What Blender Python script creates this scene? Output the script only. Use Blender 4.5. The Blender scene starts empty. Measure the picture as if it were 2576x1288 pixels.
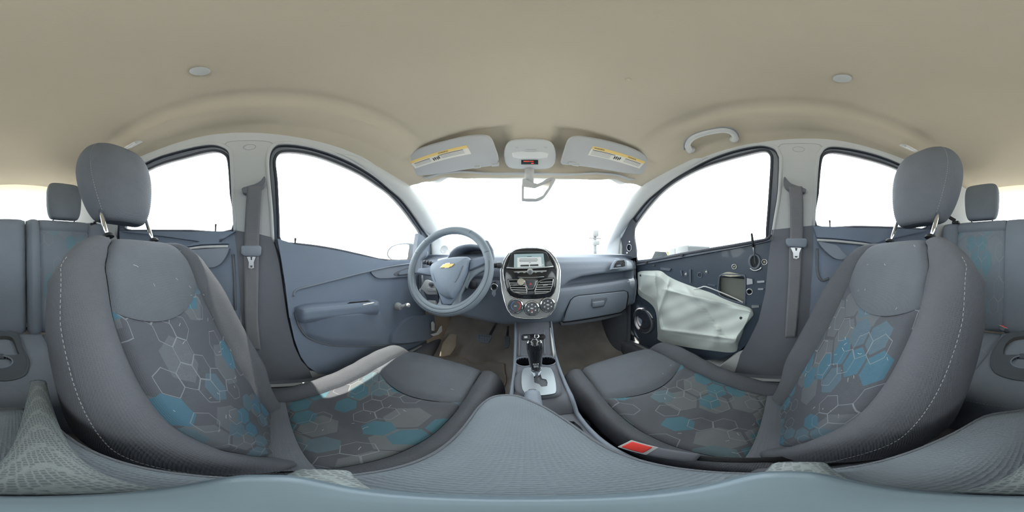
import bpy, bmesh, math, random
from math import sin, cos, tan, radians, pi, sqrt, exp, hypot
from mathutils import Vector, Matrix
random.seed(7)
sc = bpy.context.scene
C = sc.collection

# ------------------------------------------------------------------ camera, sky, sun, exposure
YAW = 4.8                                   # the camera looks 4.8 degrees to the left of the car's axis
CAM = Vector((-0.02, 0.0, 0.0))             # camera sits between the front seats, z = 0 at the lens
cd = bpy.data.cameras.new('camera'); cam = bpy.data.objects.new('camera', cd); C.objects.link(cam)
cd.type = 'PANO'
if hasattr(cd, 'panorama_type'): cd.panorama_type = 'EQUIRECTANGULAR'
else: cd.cycles.panorama_type = 'EQUIRECTANGULAR'
cd.clip_start = 0.01; cd.clip_end = 500
cam.location = CAM; cam.rotation_euler = (pi/2, 0, radians(YAW))
sc.camera = cam
W_ = bpy.data.worlds.new('world'); sc.world = W_; W_.use_nodes = True
bgn = W_.node_tree.nodes['Background']; bgn.inputs[0].default_value = (0.93, 0.97, 1.0, 1); bgn.inputs[1].default_value = 4.6
sl = bpy.data.lights.new('sun', 'SUN'); sl.energy = 18.0; sl.angle = radians(0.6); sl.color = (1.0, 0.93, 0.82)
so = bpy.data.objects.new('sun', sl); C.objects.link(so)
SUN_TO = Vector((-0.165, -0.14, 1.0)).normalized()          # direction towards the sun
so.rotation_euler = SUN_TO.to_track_quat('Z', 'Y').to_euler(); so.location = (-3, 1, 6)
sc.view_settings.view_transform = 'Standard'; sc.view_settings.look = 'None'
sc.view_settings.exposure = 0.45; sc.view_settings.gamma = 1.0
try: sc.view_settings.use_curve_mapping = False
except Exception: pass
sc.cycles.max_bounces = 8; sc.cycles.diffuse_bounces = 4; sc.cycles.glossy_bounces = 3; sc.cycles.transparent_max_bounces = 16
sc.cycles.sample_clamp_indirect = 6.0; sc.cycles.adaptive_threshold = 0.02
sc.cycles.caustics_reflective = False; sc.cycles.caustics_refractive = False

# ------------------------------------------------------------------ measuring helpers (angles read off the panorama)
def ray(px, py):
    t = radians((px-1288)*360/2576-YAW); e = radians((644-py)*180/1288)
    return Vector((sin(t)*cos(e), cos(t)*cos(e), sin(e)))
class Plane:
    def __init__(s, p0, n): s.p0 = Vector(p0); s.n = Vector(n).normalized()
    def hit(s, px, py, off=0.0):
        d = ray(px, py); p = s.p0+s.n*off
        return CAM+d*(s.n.dot(p-CAM)/s.n.dot(d))
def hx(px, py, x): return Plane((x,0,0),(1,0,0)).hit(px,py)
def hy(px, py, y): return Plane((0,y,0),(0,1,0)).hit(px,py)
def hz(px, py, z): return Plane((0,0,z),(0,0,1)).hit(px,py)
def crop(ox, oy, s): return lambda *pts: [(ox+a/s, oy+b/s) for a, b in pts]
def lerp(a, b, t): return a+(b-a)*t
def sstep(a, b, x):
    t = max(0.0, min(1.0, (x-a)/(b-a))); return t*t*(3-2*t)
def table(tab, x):
    if x <= tab[0][0]: return tab[0][1]
    for (x0, y0), (x1, y1) in zip(tab, tab[1:]):
        if x <= x1: return lerp(y0, y1, sstep(0, 1, (x-x0)/(x1-x0))*0.5+0.5*(x-x0)/(x1-x0))
    return tab[-1][1]
def crom(pts, n=4, closed=True):
    """Catmull-Rom curve through the points"""
    P = [Vector(p) for p in pts]; L = len(P); out = []
    rng = range(L) if closed else range(L-1)
    for i in rng:
        if closed: a, b, c, d = P[(i-1) % L], P[i], P[(i+1) % L], P[(i+2) % L]
        else: a, b, c, d = P[max(i-1,0)], P[i], P[i+1], P[min(i+2,L-1)]
        for k in range(n):
            t = k/n
            out.append(0.5*((2*b)+(c-a)*t+(2*a-5*b+4*c-d)*t*t+(3*b-a-3*c+d)*t**3))
    if not closed: out.append(P[-1])
    return out
def outset(pts, d):
    """grow a closed 2-D outline by d"""
    n = len(pts); A = sum(pts[i][0]*pts[(i+1) % n][1]-pts[(i+1) % n][0]*pts[i][1] for i in range(n)); s = 1 if A > 0 else -1
    out = []
    for i in range(n):
        a, b, c = Vector(pts[i-1][:2]), Vector(pts[i][:2]), Vector(pts[(i+1) % n][:2])
        t = (c-a); t = t.normalized() if t.length > 1e-9 else Vector((1,0))
        out.append((b.x+s*t.y*d, b.y-s*t.x*d))
    return out

# ------------------------------------------------------------------ materials
M = {}
def nd(nt, t, **kw):
    n = nt.nodes.new(t)
    for k, v in kw.items(): setattr(n, k, v)
    return n
def mat(name, col, rough=0.6, metal=0.0, noise=0.0, nscale=8.0, bump=0.0, bscale=400.0, spec=0.5, emit=None, weave=0.0, wscale=600.0, coat=0.0):
    m = bpy.data.materials.new(name); m.use_nodes = True; nt = m.node_tree; b = nt.nodes['Principled BSDF']
    b.inputs['Roughness'].default_value = rough; b.inputs['Metallic'].default_value = metal
    b.inputs['Specular IOR Level'].default_value = spec; b.inputs['Coat Weight'].default_value = coat
    b.inputs['Base Color'].default_value = (*col, 1)
    if emit:
        b.inputs['Emission Color'].default_value = (*emit[:3], 1); b.inputs['Emission Strength'].default_value = emit[3]
    tc = nd(nt, 'ShaderNodeTexCoord')
    if noise:
        n1 = nd(nt, 'ShaderNodeTexNoise'); n1.inputs['Scale'].default_value = nscale; n1.inputs['Detail'].default_value = 5
        nt.links.new(tc.outputs['Object'], n1.inputs['Vector'])
        mx = nd(nt, 'ShaderNodeMix', data_type='RGBA')
        mx.inputs['A'].default_value = (*[c*(1-noise) for c in col], 1); mx.inputs['B'].default_value = (*[min(1, c*(1+noise)) for c in col], 1)
        nt.links.new(n1.outputs['Fac'], mx.inputs['Factor']); nt.links.new(mx.outputs['Result'], b.inputs['Base Color'])
    h = None
    if bump:
        n2 = nd(nt, 'ShaderNodeTexNoise'); n2.inputs['Scale'].default_value = bscale; n2.inputs['Detail'].default_value = 2
        nt.links.new(tc.outputs['Object'], n2.inputs['Vector']); h = (n2.outputs['Fac'], bump)
    if weave:
        vo = nd(nt, 'ShaderNodeTexVoronoi'); vo.inputs['Scale'].default_value = wscale; vo.inputs['Randomness'].default_value = 0.25
        nt.links.new(tc.outputs['Object'], vo.inputs['Vector']); h = (vo.outputs['Distance'], weave)
    if h:
        bp = nd(nt, 'ShaderNodeBump'); bp.inputs['Strength'].default_value = h[1]; bp.inputs['Distance'].default_value = 0.001
        nt.links.new(h[0], bp.inputs['Height']); nt.links.new(bp.outputs['Normal'], b.inputs['Normal'])
    M[name] = m
    return m
mat('headliner', (0.570, 0.507, 0.405), 0.95, noise=0.05, nscale=5, bump=0.25, bscale=500, spec=0.1)
mat('trim_light', (0.570, 0.585, 0.590), 0.75, noise=0.03, bump=0.12, bscale=700, spec=0.25)
mat('visor', (0.500, 0.510, 0.520), 0.85, noise=0.03, bump=0.2, bscale=600, spec=0.2)
mat('dark_plastic', (0.165, 0.175, 0.205), 0.62, noise=0.06, nscale=14, bump=0.3, bscale=900, spec=0.35)
mat('dash_plastic', (0.245, 0.280, 0.340), 0.6, noise=0.05, nscale=10, bump=0.3, bscale=900, spec=0.4)
mat('door_plastic', (0.225, 0.272, 0.355), 0.6, noise=0.06, nscale=9, bump=0.3, bscale=900, spec=0.4)
mat('wheel_rubber', (0.250, 0.295, 0.345), 0.5, noise=0.04, bump=0.2, bscale=1200, spec=0.45)
mat('hub_plastic', (0.30, 0.36, 0.445), 0.5, noise=0.03, bump=0.2, bscale=1200, spec=0.45)
mat('tray_plastic', (0.10, 0.115, 0.13), 0.45, noise=0.06, bump=0.2, bscale=900, spec=0.4)
mat('fabric', (0.168, 0.183, 0.208), 0.95, noise=0.10, nscale=18, weave=0.9, wscale=520, spec=0.15)  # pads: glare painted in, lighter than the same cloth on the bolsters
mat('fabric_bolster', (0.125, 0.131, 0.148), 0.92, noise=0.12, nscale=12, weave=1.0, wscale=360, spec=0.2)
mat('fabric_rear', (0.230, 0.260, 0.305), 0.95, noise=0.08, nscale=12, weave=0.7, wscale=500, spec=0.15)
mat('armrest_cloth', (0.175, 0.205, 0.235), 0.92, noise=0.10, nscale=14, weave=1.0, wscale=330, spec=0.2)
mat('carpet', (0.500, 0.465, 0.440), 1.0, noise=0.45, nscale=9, bump=1.0, bscale=320, spec=0.05)
mat('beige_carpet', (0.550, 0.460, 0.360), 1.0, noise=0.35, nscale=11, bump=1.0, bscale=260, spec=0.05)
mat('rubber', (0.060, 0.065, 0.080), 0.7, spec=0.3)
mat('dirty_rubber', (0.075, 0.072, 0.068), 0.85, noise=0.3, nscale=20, bump=0.5, bscale=300)
mat('frame_paint', (0.130, 0.150, 0.190), 0.35, spec=0.5)
mat('door_metal', (0.055, 0.075, 0.105), 0.38, noise=0.2, nscale=6, spec=0.5, coat=0.25)
mat('metal', (0.62, 0.63, 0.65), 0.35, 1.0)
mat('chrome', (0.82, 0.83, 0.86), 0.10, 1.0)
mat('silver', (0.55, 0.56, 0.56), 0.38, 0.55, noise=0.03)
mat('shift_plate', (0.360, 0.400, 0.440), 0.36, 0.6, noise=0.02)
mat('gloss_black', (0.012, 0.014, 0.02), 0.12, spec=0.6, coat=0.5)
mat('black', (0.012, 0.013, 0.016), 0.6)
mat('vent_slat', (0.080, 0.088, 0.105), 0.35, spec=0.5)
mat('screen_bezel', (0.03, 0.04, 0.045), 0.15, spec=0.6)
mat('screen_lit', (0.10, 0.13, 0.14), 0.2, emit=(0.30, 0.42, 0.44, 0.55))
mat('screen_box', (0.3, 0.32, 0.32), 0.3, emit=(0.55, 0.60, 0.60, 0.55))
mat('screen_ink', (0.05, 0.06, 0.06), 0.4)
mat('lettering', (0.72, 0.74, 0.76), 0.5)
mat('dark_print', (0.06, 0.06, 0.06), 0.7)
mat('label_paper', (0.80, 0.78, 0.72), 0.6)
mat('label_yellow', (0.85, 0.62, 0.22), 0.6)
mat('gold', (0.80, 0.56, 0.22), 0.3, 0.5)
mat('red_button', (0.85, 0.06, 0.05), 0.4)
mat('red_led', (0.4, 0.05, 0.04), 0.4, emit=(1.0, 0.12, 0.08, 1.5))
mat('red_mark', (0.75, 0.10, 0.10), 0.5)
mat('blue_mark', (0.15, 0.25, 0.55), 0.5)
mat('webbing', (0.200, 0.200, 0.220), 0.8, noise=0.08, nscale=30, weave=0.8, wscale=500)
mat('clear_lens', (0.75, 0.76, 0.76), 0.25)
mat('stitch', (0.360, 0.370, 0.380), 0.8)
mat('lint', (0.75, 0.75, 0.72), 0.9)
mat('tripod_metal', (0.165, 0.220, 0.260), 0.45, 0.2, noise=0.08, nscale=20)
mat('ground_gravel', (0.460, 0.450, 0.430), 1.0, noise=0.15, nscale=1.5, spec=0.05)
mat('foliage_pale', (0.075, 0.080, 0.040), 1.0, noise=0.3, nscale=3, spec=0.05)
mat('car_white', (0.300, 0.310, 0.320), 0.3)
mat('car_glass', (0.020, 0.025, 0.030), 0.1)
mat('pole_grey', (0.090, 0.100, 0.105), 0.6)
mat('pale_red', (0.75, 0.5, 0.48), 0.7)
mat('outer_paint', (0.030, 0.040, 0.055), 0.3, spec=0.5)
mat('cavity_green', (0.16, 0.17, 0.15), 0.8, noise=0.1)
mat('key_metal', (0.7, 0.68, 0.6), 0.3, 0.9)
mat('coin', (0.55, 0.52, 0.42), 0.45, 0.5, noise=0.3, nscale=150)

def glass(name, tint, refl):
    m = bpy.data.materials.new(name); m.use_nodes = True; nt = m.node_tree; nt.nodes.clear()
    o = nd(nt, 'ShaderNodeOutputMaterial'); t = nd(nt, 'ShaderNodeBsdfTransparent'); t.inputs[0].default_value = (*tint, 1)
    g = nd(nt, 'ShaderNodeBsdfGlossy'); g.inputs['Roughness'].default_value = 0.02
    f = nd(nt, 'ShaderNodeFresnel'); f.inputs[0].default_value = 1.3
    mm = nd(nt, 'ShaderNodeMath', operation='MULTIPLY'); mm.inputs[1].default_value = refl
    mx = nd(nt, 'ShaderNodeMixShader')
    nt.links.new(f.outputs[0], mm.inputs[0]); nt.links.new(mm.outputs[0], mx.inputs[0])
    nt.links.new(t.outputs[0], mx.inputs[1]); nt.links.new(g.outputs[0], mx.inputs[2]); nt.links.new(mx.outputs[0], o.inputs[0])
    M[name] = m
glass('window_glass', (0.93, 0.95, 0.94), 0.6)

def sheet_material():
    m = bpy.data.materials.new('plastic_film'); m.use_nodes = True; nt = m.node_tree
    b = nt.nodes['Principled BSDF']; b.inputs['Base Color'].default_value = (0.88, 0.95, 0.91, 1); b.inputs['Roughness'].default_value = 0.3
    t = nd(nt, 'ShaderNodeBsdfTranslucent'); t.inputs[0].default_value = (0.75, 0.80, 0.74, 1)
    tr = nd(nt, 'ShaderNodeBsdfTransparent'); tr.inputs[0].default_value = (0.9, 0.95, 0.93, 1)
    m1 = nd(nt, 'ShaderNodeMixShader'); m1.inputs[0].default_value = 0.2
    m2 = nd(nt, 'ShaderNodeMixShader'); m2.inputs[0].default_value = 0.05
    o = nt.nodes['Material Output']
    nt.links.new(b.outputs[0], m1.inputs[1]); nt.links.new(t.outputs[0], m1.inputs[2])
    nt.links.new(m1.outputs[0], m2.inputs[1]); nt.links.new(tr.outputs[0], m2.inputs[2]); nt.links.new(m2.outputs[0], o.inputs[0])
    M['plastic_film'] = m
sheet_material()

def hex_group():
    g = bpy.data.node_groups.new('hexagon_cells', 'ShaderNodeTree')
    g.interface.new_socket('Vector', in_out='INPUT', socket_type='NodeSocketVector')
    g.interface.new_socket('Edge', in_out='OUTPUT', socket_type='NodeSocketFloat')
    g.interface.new_socket('Random', in_out='OUTPUT', socket_type='NodeSocketFloat')
    gi = nd(g, 'NodeGroupInput'); go = nd(g, 'NodeGroupOutput')
    r = (1.0, sqrt(3), 1.0); h = (0.5, sqrt(3)/2, 0.5)
    def vm(op, a, b=None):
        n = nd(g, 'ShaderNodeVectorMath', operation=op)
        for i, x in enumerate((a, b)):
            if x is None: continue
            if isinstance(x, tuple): n.inputs[i].default_value = x
            else: g.links.new(x, n.inputs[i])
        return n
    flat = vm('MULTIPLY', gi.outputs[0], (1, 1, 0)).outputs[0]
    def cell(shift):
        p = vm('SUBTRACT', flat, shift).outputs[0]
        q = vm('FLOOR', vm('DIVIDE', p, r).outputs[0]).outputs[0]
        mo = vm('SUBTRACT', p, vm('MULTIPLY', q, r).outputs[0]).outputs[0]
        return vm('MULTIPLY', vm('SUBTRACT', mo, h).outputs[0], (1, 1, 0)).outputs[0]
    a = cell((0, 0, 0)); b = cell(h)
    lt = nd(g, 'ShaderNodeMath', operation='LESS_THAN')
    g.links.new(vm('DOT_PRODUCT', a, a).outputs['Value'], lt.inputs[0]); g.links.new(vm('DOT_PRODUCT', b, b).outputs['Value'], lt.inputs[1])
    mx = nd(g, 'ShaderNodeMix', data_type='VECTOR'); g.links.new(lt.outputs[0], mx.inputs['Factor'])
    vin = [s for s in mx.inputs if s.type == 'VECTOR' and s.name in 'AB']; vout = [s for s in mx.outputs if s.type == 'VECTOR'][0]
    g.links.new(b, vin[0]); g.links.new(a, vin[1])
    gv = vout
    ab = vm('ABSOLUTE', gv).outputs[0]
    d1 = vm('DOT_PRODUCT', ab, (0.5, sqrt(3)/2, 0)).outputs['Value']; sx = nd(g, 'ShaderNodeSeparateXYZ'); g.links.new(ab, sx.inputs[0])
    mm = nd(g, 'ShaderNodeMath', operation='MAXIMUM'); g.links.new(d1, mm.inputs[0]); g.links.new(sx.outputs[0], mm.inputs[1])
    idv = vm('SUBTRACT', flat, gv).outputs[0]
    idr = vm('SNAP', vm('ADD', idv, (0.05, 0.05, 0)).outputs[0], (0.25, 0.25, 0.25)).outputs[0]
    wn = nd(g, 'ShaderNodeTexWhiteNoise', noise_dimensions='3D'); g.links.new(idr, wn.inputs['Vector'])
    g.links.new(mm.outputs[0], go.inputs[0]); g.links.new(wn.outputs['Value'], go.inputs[1])
    return g
HEX = hex_group()
def hex_material(name, base, teal, grey, line, sc1=15.0, seed=0.0):
    m = bpy.data.materials.new(name); m.use_nodes = True; nt = m.node_tree; b = nt.nodes['Principled BSDF']
    b.inputs['Roughness'].default_value = 0.9; b.inputs['Specular IOR Level'].default_value = 0.2
    uv = nd(nt, 'ShaderNodeUVMap')
    def mathn(op, a, bb):
        n = nd(nt, 'ShaderNodeMath', operation=op)
        for i, x in enumerate((a, bb)):
            if isinstance(x, (int, float)): n.inputs[i].default_value = x
            else: nt.links.new(x, n.inputs[i])
        return n.outputs[0]
    def layer(scale, off, rot=0.0):
        mp = nd(nt, 'ShaderNodeMapping'); mp.inputs['Scale'].default_value = (scale, scale, 1); mp.inputs['Location'].default_value = (off, off*0.7, 0); mp.inputs['Rotation'].default_value = (0, 0, rot)
        nt.links.new(uv.outputs[0], mp.inputs[0])
        gn = nd(nt, 'ShaderNodeGroup'); gn.node_tree = HEX; nt.links.new(mp.outputs[0], gn.inputs[0])
        return gn.outputs[0], gn.outputs[1]
    def mixc(f, a, c):
        n = nd(nt, 'ShaderNodeMix', data_type='RGBA')
        nt.links.new(f, n.inputs['Factor'])
        if isinstance(a, tuple): n.inputs['A'].default_value = (*a, 1)
        else: nt.links.new(a, n.inputs['A'])
        n.inputs['B'].default_value = (*c, 1)
        return n.outputs['Result']
    e0, r0 = layer(sc1*0.72, seed+5.3); e1, r1 = layer(sc1, seed+1.7); e2, r2 = layer(sc1*1.28, seed+9.1)
    col = mixc(mathn('MULTIPLY', mathn('LESS_THAN', e0, 0.46), mathn('LESS_THAN', r0, 0.36)), base, grey)
    col = mixc(mathn('MULTIPLY', mathn('LESS_THAN', e1, 0.45), mathn('LESS_THAN', r1, 0.22)), col, teal)
    col = mixc(mathn('MULTIPLY', mathn('LESS_THAN', e1, 0.45), mathn('GREATER_THAN', r1, 0.86)), col, tuple(lerp(x, y, .5) for x, y in zip(teal, grey)))
    edge = mathn('MULTIPLY', mathn('GREATER_THAN', e2, 0.472), mathn('GREATER_THAN', r2, 0.66))
    col = mixc(edge, col, line)
    nt.links.new(col, b.inputs['Base Color'])
    mp = nd(nt, 'ShaderNodeMapping'); mp.inputs['Scale'].default_value = (1, 1.6, 1); nt.links.new(uv.outputs[0], mp.inputs[0])
    vo = nd(nt, 'ShaderNodeTexVoronoi'); vo.inputs['Scale'].default_value = 420; vo.inputs['Randomness'].default_value = 0.15; nt.links.new(mp.outputs[0], vo.inputs['Vector'])
    bp = nd(nt, 'ShaderNodeBump'); bp.inputs['Strength'].default_value = 0.9; bp.inputs['Distance'].default_value = 0.001
    nt.links.new(vo.outputs['Distance'], bp.inputs['Height']); nt.links.new(bp.outputs[0], b.inputs['Normal'])
    M[name] = m
hex_material('fabric_hexagons', (0.135, 0.141, 0.160), (0.105, 0.21, 0.26), (0.195, 0.208, 0.218), (0.29, 0.31, 0.33), 15.5, 0.0)
hex_material('fabric_hexagons_back', (0.122, 0.130, 0.150), (0.095, 0.195, 0.265), (0.165, 0.18, 0.20), (0.27, 0.295, 0.32), 15.5, 3.0)
hex_material('fabric_hexagons_rear', (0.22, 0.25, 0.295), (0.17, 0.275, 0.33), (0.235, 0.265, 0.305), (0.28, 0.31, 0.345), 15.0, 7.0)

def scale_skin():
    m = bpy.data.materials.new('scaled_rubber'); m.use_nodes = True; nt = m.node_tree; b = nt.nodes['Principled BSDF']; b.inputs['Roughness'].default_value = 0.6
    tc = nd(nt, 'ShaderNodeTexCoord'); mp = nd(nt, 'ShaderNodeMapping'); mp.inputs['Scale'].default_value = (1, 0.75, 0.75); nt.links.new(tc.outputs['Object'], mp.inputs[0])
    vo = nd(nt, 'ShaderNodeTexVoronoi', feature='DISTANCE_TO_EDGE'); vo.inputs['Scale'].default_value = 380; vo.inputs['Randomness'].default_value = 0.35; nt.links.new(mp.outputs[0], vo.inputs['Vector'])
    cr = nd(nt, 'ShaderNodeValToRGB'); cr.color_ramp.elements[0].position = 0.04; cr.color_ramp.elements[0].color = (0.24, 0.275, 0.28, 1); cr.color_ramp.elements[1].position = 0.22; cr.color_ramp.elements[1].color = (0.13, 0.15, 0.16, 1)
    nt.links.new(vo.outputs['Distance'], cr.inputs[0]); nt.links.new(cr.outputs[0], b.inputs['Base Color'])
    bp = nd(nt, 'ShaderNodeBump'); bp.inputs['Strength'].default_value = 0.5; bp.inputs['Distance'].default_value = 0.001; nt.links.new(vo.outputs['Distance'], bp.inputs['Height']); nt.links.new(bp.outputs[0], b.inputs['Normal'])
    M['scaled_rubber'] = m
scale_skin()

# ------------------------------------------------------------------ object helpers
WL = {}
def _w(p): return WL.get(p.name, Vector((0,0,0))) if p else Vector((0,0,0))
def tag(o, label=None, cat=None, group=None, kind=None):
    if label: o['label'] = label
    if cat: o['category'] = cat
    if group: o['group'] = group
    if kind: o['kind'] = kind
    return o
def root(name, loc, label, cat, group=None, kind=None):
    o = bpy.data.objects.new(name, None); C.objects.link(o); o.location = loc; WL[o.name] = Vector(loc); o.empty_display_size = 0.05
    return tag(o, label, cat, group, kind)
def obj(name, verts, faces, m, parent=None, smooth=True, uv=None, flip=False, recalc=False):
    V = [Vector(v) for v in verts]
    c = Vector((sum(v.x for v in V), sum(v.y for v in V), sum(v.z for v in V)))/max(1, len(V))
    me = bpy.data.meshes.new(name)
    me.from_pydata([v-c for v in V], [], [tuple(reversed(f)) if flip else tuple(f) for f in faces])
    if uv:
        ul = me.uv_layers.new(name='UVMap')
        for l in me.loops: ul.data[l.index].uv = uv[l.vertex_index]
    me.materials.append(M[m]); me.validate()
    if recalc:
        bm = bmesh.new(); bm.from_mesh(me); bmesh.ops.recalc_face_normals(bm, faces=bm.faces); bm.to_mesh(me); bm.free()
    for p in me.polygons: p.use_smooth = smooth
    o = bpy.data.objects.new(name, me); C.objects.link(o)
    o.location = c-_w(parent); WL[o.name] = c
    if parent: o.parent = parent
    return o
def from_bm(name, bm, m, parent=None, smooth=False):
    vs = [v.co.copy() for v in bm.verts]; bm.verts.index_update()
    fs = [[v.index for v in f.verts] for f in bm.faces]; bm.free()
    return obj(name, vs, fs, m, parent, smooth, recalc=True)
def bevel(o, w=0.003, seg=2, ang=35):
    md = o.modifiers.new('bevel', 'BEVEL'); md.width = w; md.segments = seg; md.limit_method = 'ANGLE'; md.angle_limit = radians(ang); md.harden_normals = False
    return o
def solid(o, t, off=-1.0):
    md = o.modifiers.new('thickness', 'SOLIDIFY'); md.thickness = t; md.offset = off
    return o
def patch(name, fn, nu, nv, m, parent=None, uvfn=None, closed_u=False, flip=False, thick=0.0):
    vs = []; uv = [] if uvfn else None
    for j in range(nv+1):
        for i in range(nu+(0 if closed_u else 1)):
            u, v = i/nu, j/nv
            vs.append(fn(u, v))
            if uvfn: uv.append(uvfn(u, v))
    w = nu if closed_u else nu+1; fs = []
    for j in range(nv):
        for i in range(nu):
            a = j*w+i; b = j*w+(i+1) % w
            fs.append((a, b, b+w, a+w))
    o = obj(name, vs, fs, m, parent, True, uv, flip)
    if thick: solid(o, thick)
    return o
def tube(name, pts, r, m, parent=None, seg=8, closed=False, flat=1.0, up=None, caps=True):
    P = [Vector(p) for p in pts]; n = len(P); R = r if isinstance(r, (list, tuple)) else [r]*n
    vs = []; fs = []; prev = None
    for i in range(n):
        t = (P[(i+1) % n]-P[i-1]) if closed else (P[min(i+1,n-1)]-P[max(i-1,0)])
        t = t.normalized() if t.length > 1e-9 else Vector((0,0,1))
        if prev is None:
            ref = Vector(up) if up else (Vector((0,0,1)) if abs(t.z) < 0.9 else Vector((0,1,0)))
        else: ref = prev
        a = ref-t*ref.dot(t)
        a = a.normalized() if a.length > 1e-6 else t.orthogonal().normalized()
        prev = a; b = t.cross(a)
        for k in range(seg):
            q = 2*pi*k/seg
            vs.append(P[i]+a*cos(q)*R[i]*flat+b*sin(q)*R[i])
    for i in range(n if closed else n-1):
        for k in range(seg):
            a = i*seg+k; b = i*seg+(k+1) % seg; c = ((i+1) % n)*seg+(k+1) % seg; d = ((i+1) % n)*seg+k
            fs.append((a, b, c, d))
    if not closed and caps:
        fs.append(tuple(range(seg-1, -1, -1))); fs.append(tuple((n-1)*seg+k for k in range(seg)))
    return obj(name, vs, fs, m, parent, True, recalc=True)
def rbox(name, c, s, m, parent=None, bev=0.004, rot=None, seg=2, taper=None):
    h = Vector(s)/2; vs = []
    R = rot.to_matrix() if rot is not None and hasattr(rot, 'to_matrix') else (Matrix.Rotation(0,3,'X') if rot is None else rot)
    for x in (-1,1):
        for y in (-1,1):
            for z in (-1,1):
                k = 1.0
                if taper and z > 0: k = taper
                vs.append(Vector(c)+R @ Vector((x*h.x*k, y*h.y*k, z*h.z)))
    fs = [(0,1,3,2),(4,6,7,5),(0,4,5,1),(2,3,7,6),(0,2,6,4),(1,5,7,3)]
    o = obj(name, vs, fs, m, parent, True, recalc=True)
    if bev: bevel(o, bev, seg, 30)
    return o
def slab(name, P, vec, m, parent=None, bev=0.0, seg=2, smooth=True, cap=True):
    """closed outline P (3-D) extruded by the vector"""
    n = len(P); bm = bmesh.new(); vec = Vector(vec)
    A = [bm.verts.new(Vector(p)) for p in P]; B = [bm.verts.new(Vector(p)+vec) for p in P]
    for i in range(n): bm.faces.new((A[i], A[(i+1) % n], B[(i+1) % n], B[i]))
    ea = [bm.edges.get((A[i], A[(i+1) % n])) for i in range(n)]; eb = [bm.edges.get((B[i], B[(i+1) % n])) for i in range(n)]
    if n <= 4: bm.faces.new(A); bm.faces.new(list(reversed(B)))
    else:
        fa = bm.faces.new(A); fb = bm.faces.new(list(reversed(B)))
        if not bev: bmesh.ops.triangulate(bm, faces=[fa, fb])
    o = from_bm(name, bm, m, parent, smooth)
    if bev: bevel(o, bev, seg, 30)
    else:
        for p in o.data.polygons: p.use_smooth = False
    return o
def slabpx(name, pts, pl, thick, m, parent=None, off=0.0, bev=0.0, sm=0, seg=2):
    """outline given in picture angles, laid on plane pl (normal towards the viewer), thickness away from the viewer"""
    P = [pl.hit(a, b, off) for a, b in pts]
    if sm: P = crom(P, sm)
    return slab(name, P, -pl.n*thick, m, parent, bev, seg)
def ringpx(name, outer, inner, pl, thick, m, parent=None, off=0.0, sm=0):
    """a frame between two outlines"""
    return polyhole(name, [pl.hit(a, b, off) for a, b in outer], [[pl.hit(a, b, off) for a, b in inner]], -pl.n*thick, m, parent, sm)
def polyhole(name, outer, holes, vec, m, parent=None, sm=0):
    bm = bmesh.new(); loops = []
    for L in [outer]+holes:
        L = crom(L, sm) if sm else [Vector(p) for p in L]
        vs = [bm.verts.new(p) for p in L]
        loops.append([bm.edges.new((vs[i], vs[(i+1) % len(vs)])) for i in range(len(vs))])
    es = [e for l in loops for e in l]
    bmesh.ops.triangle_fill(bm, edges=es, use_beauty=True)
    r = bmesh.ops.extrude_face_region(bm, geom=list(bm.faces))
    for v in [g for g in r['geom'] if isinstance(g, bmesh.types.BMVert)]: v.co += Vector(vec)
    o = from_bm(name, bm, m, parent, False)
    return o
def lathe(name, prof, o0, axis, m, parent=None, seg=24, squash=None):
    """profile of (radius, height along axis) turned about the axis through o0"""
    ax = Vector(axis).normalized(); a = ax.orthogonal().normalized(); b = ax.cross(a); o0 = Vector(o0)
    vs = []; fs = []; n = len(prof)
    for r, h in prof:
        for k in range(seg):
            q = 2*pi*k/seg; vs.append(o0+ax*h+(a*cos(q)+b*sin(q))*max(r, 1e-5))
    for i in range(n-1):
        for k in range(seg):
            fs.append((i*seg+k, i*seg+(k+1) % seg, (i+1)*seg+(k+1) % seg, (i+1)*seg+k))
    fs.append(tuple(range(seg-1,-1,-1))); fs.append(tuple((n-1)*seg+k for k in range(seg)))
    o = obj(name, vs, fs, m, parent, True, recalc=True)
    o.modifiers.new('edges', 'EDGE_SPLIT').split_angle = radians(50)
    return o
def text(name, s, pos, right, up, size, m, parent=None, ext=0.0003, align='CENTER'):
    cu = bpy.data.curves.new(name, 'FONT'); cu.body = s; cu.size = size; cu.extrude = ext; cu.align_x = align; cu.align_y = 'CENTER'
    cu.materials.append(M[m]); o = bpy.data.objects.new(name, cu); C.objects.link(o)
    r = Vector(right).normalized(); u = Vector(up).normalized(); n = r.cross(u).normalized(); u = n.cross(r)
    mx = Matrix((r, u, n)).transposed().to_4x4()
    bpy.context.view_layer.update()
    me = bpy.data.meshes.new_from_object(o.evaluated_get(bpy.context.evaluated_depsgraph_get())); bpy.data.objects.remove(o)
    o = bpy.data.objects.new(name, me); C.objects.link(o)
    o.rotation_euler = mx.to_euler(); o.location = Vector(pos)-_w(parent); WL[o.name] = Vector(pos)
    if parent: o.parent = parent
    return o
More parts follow.
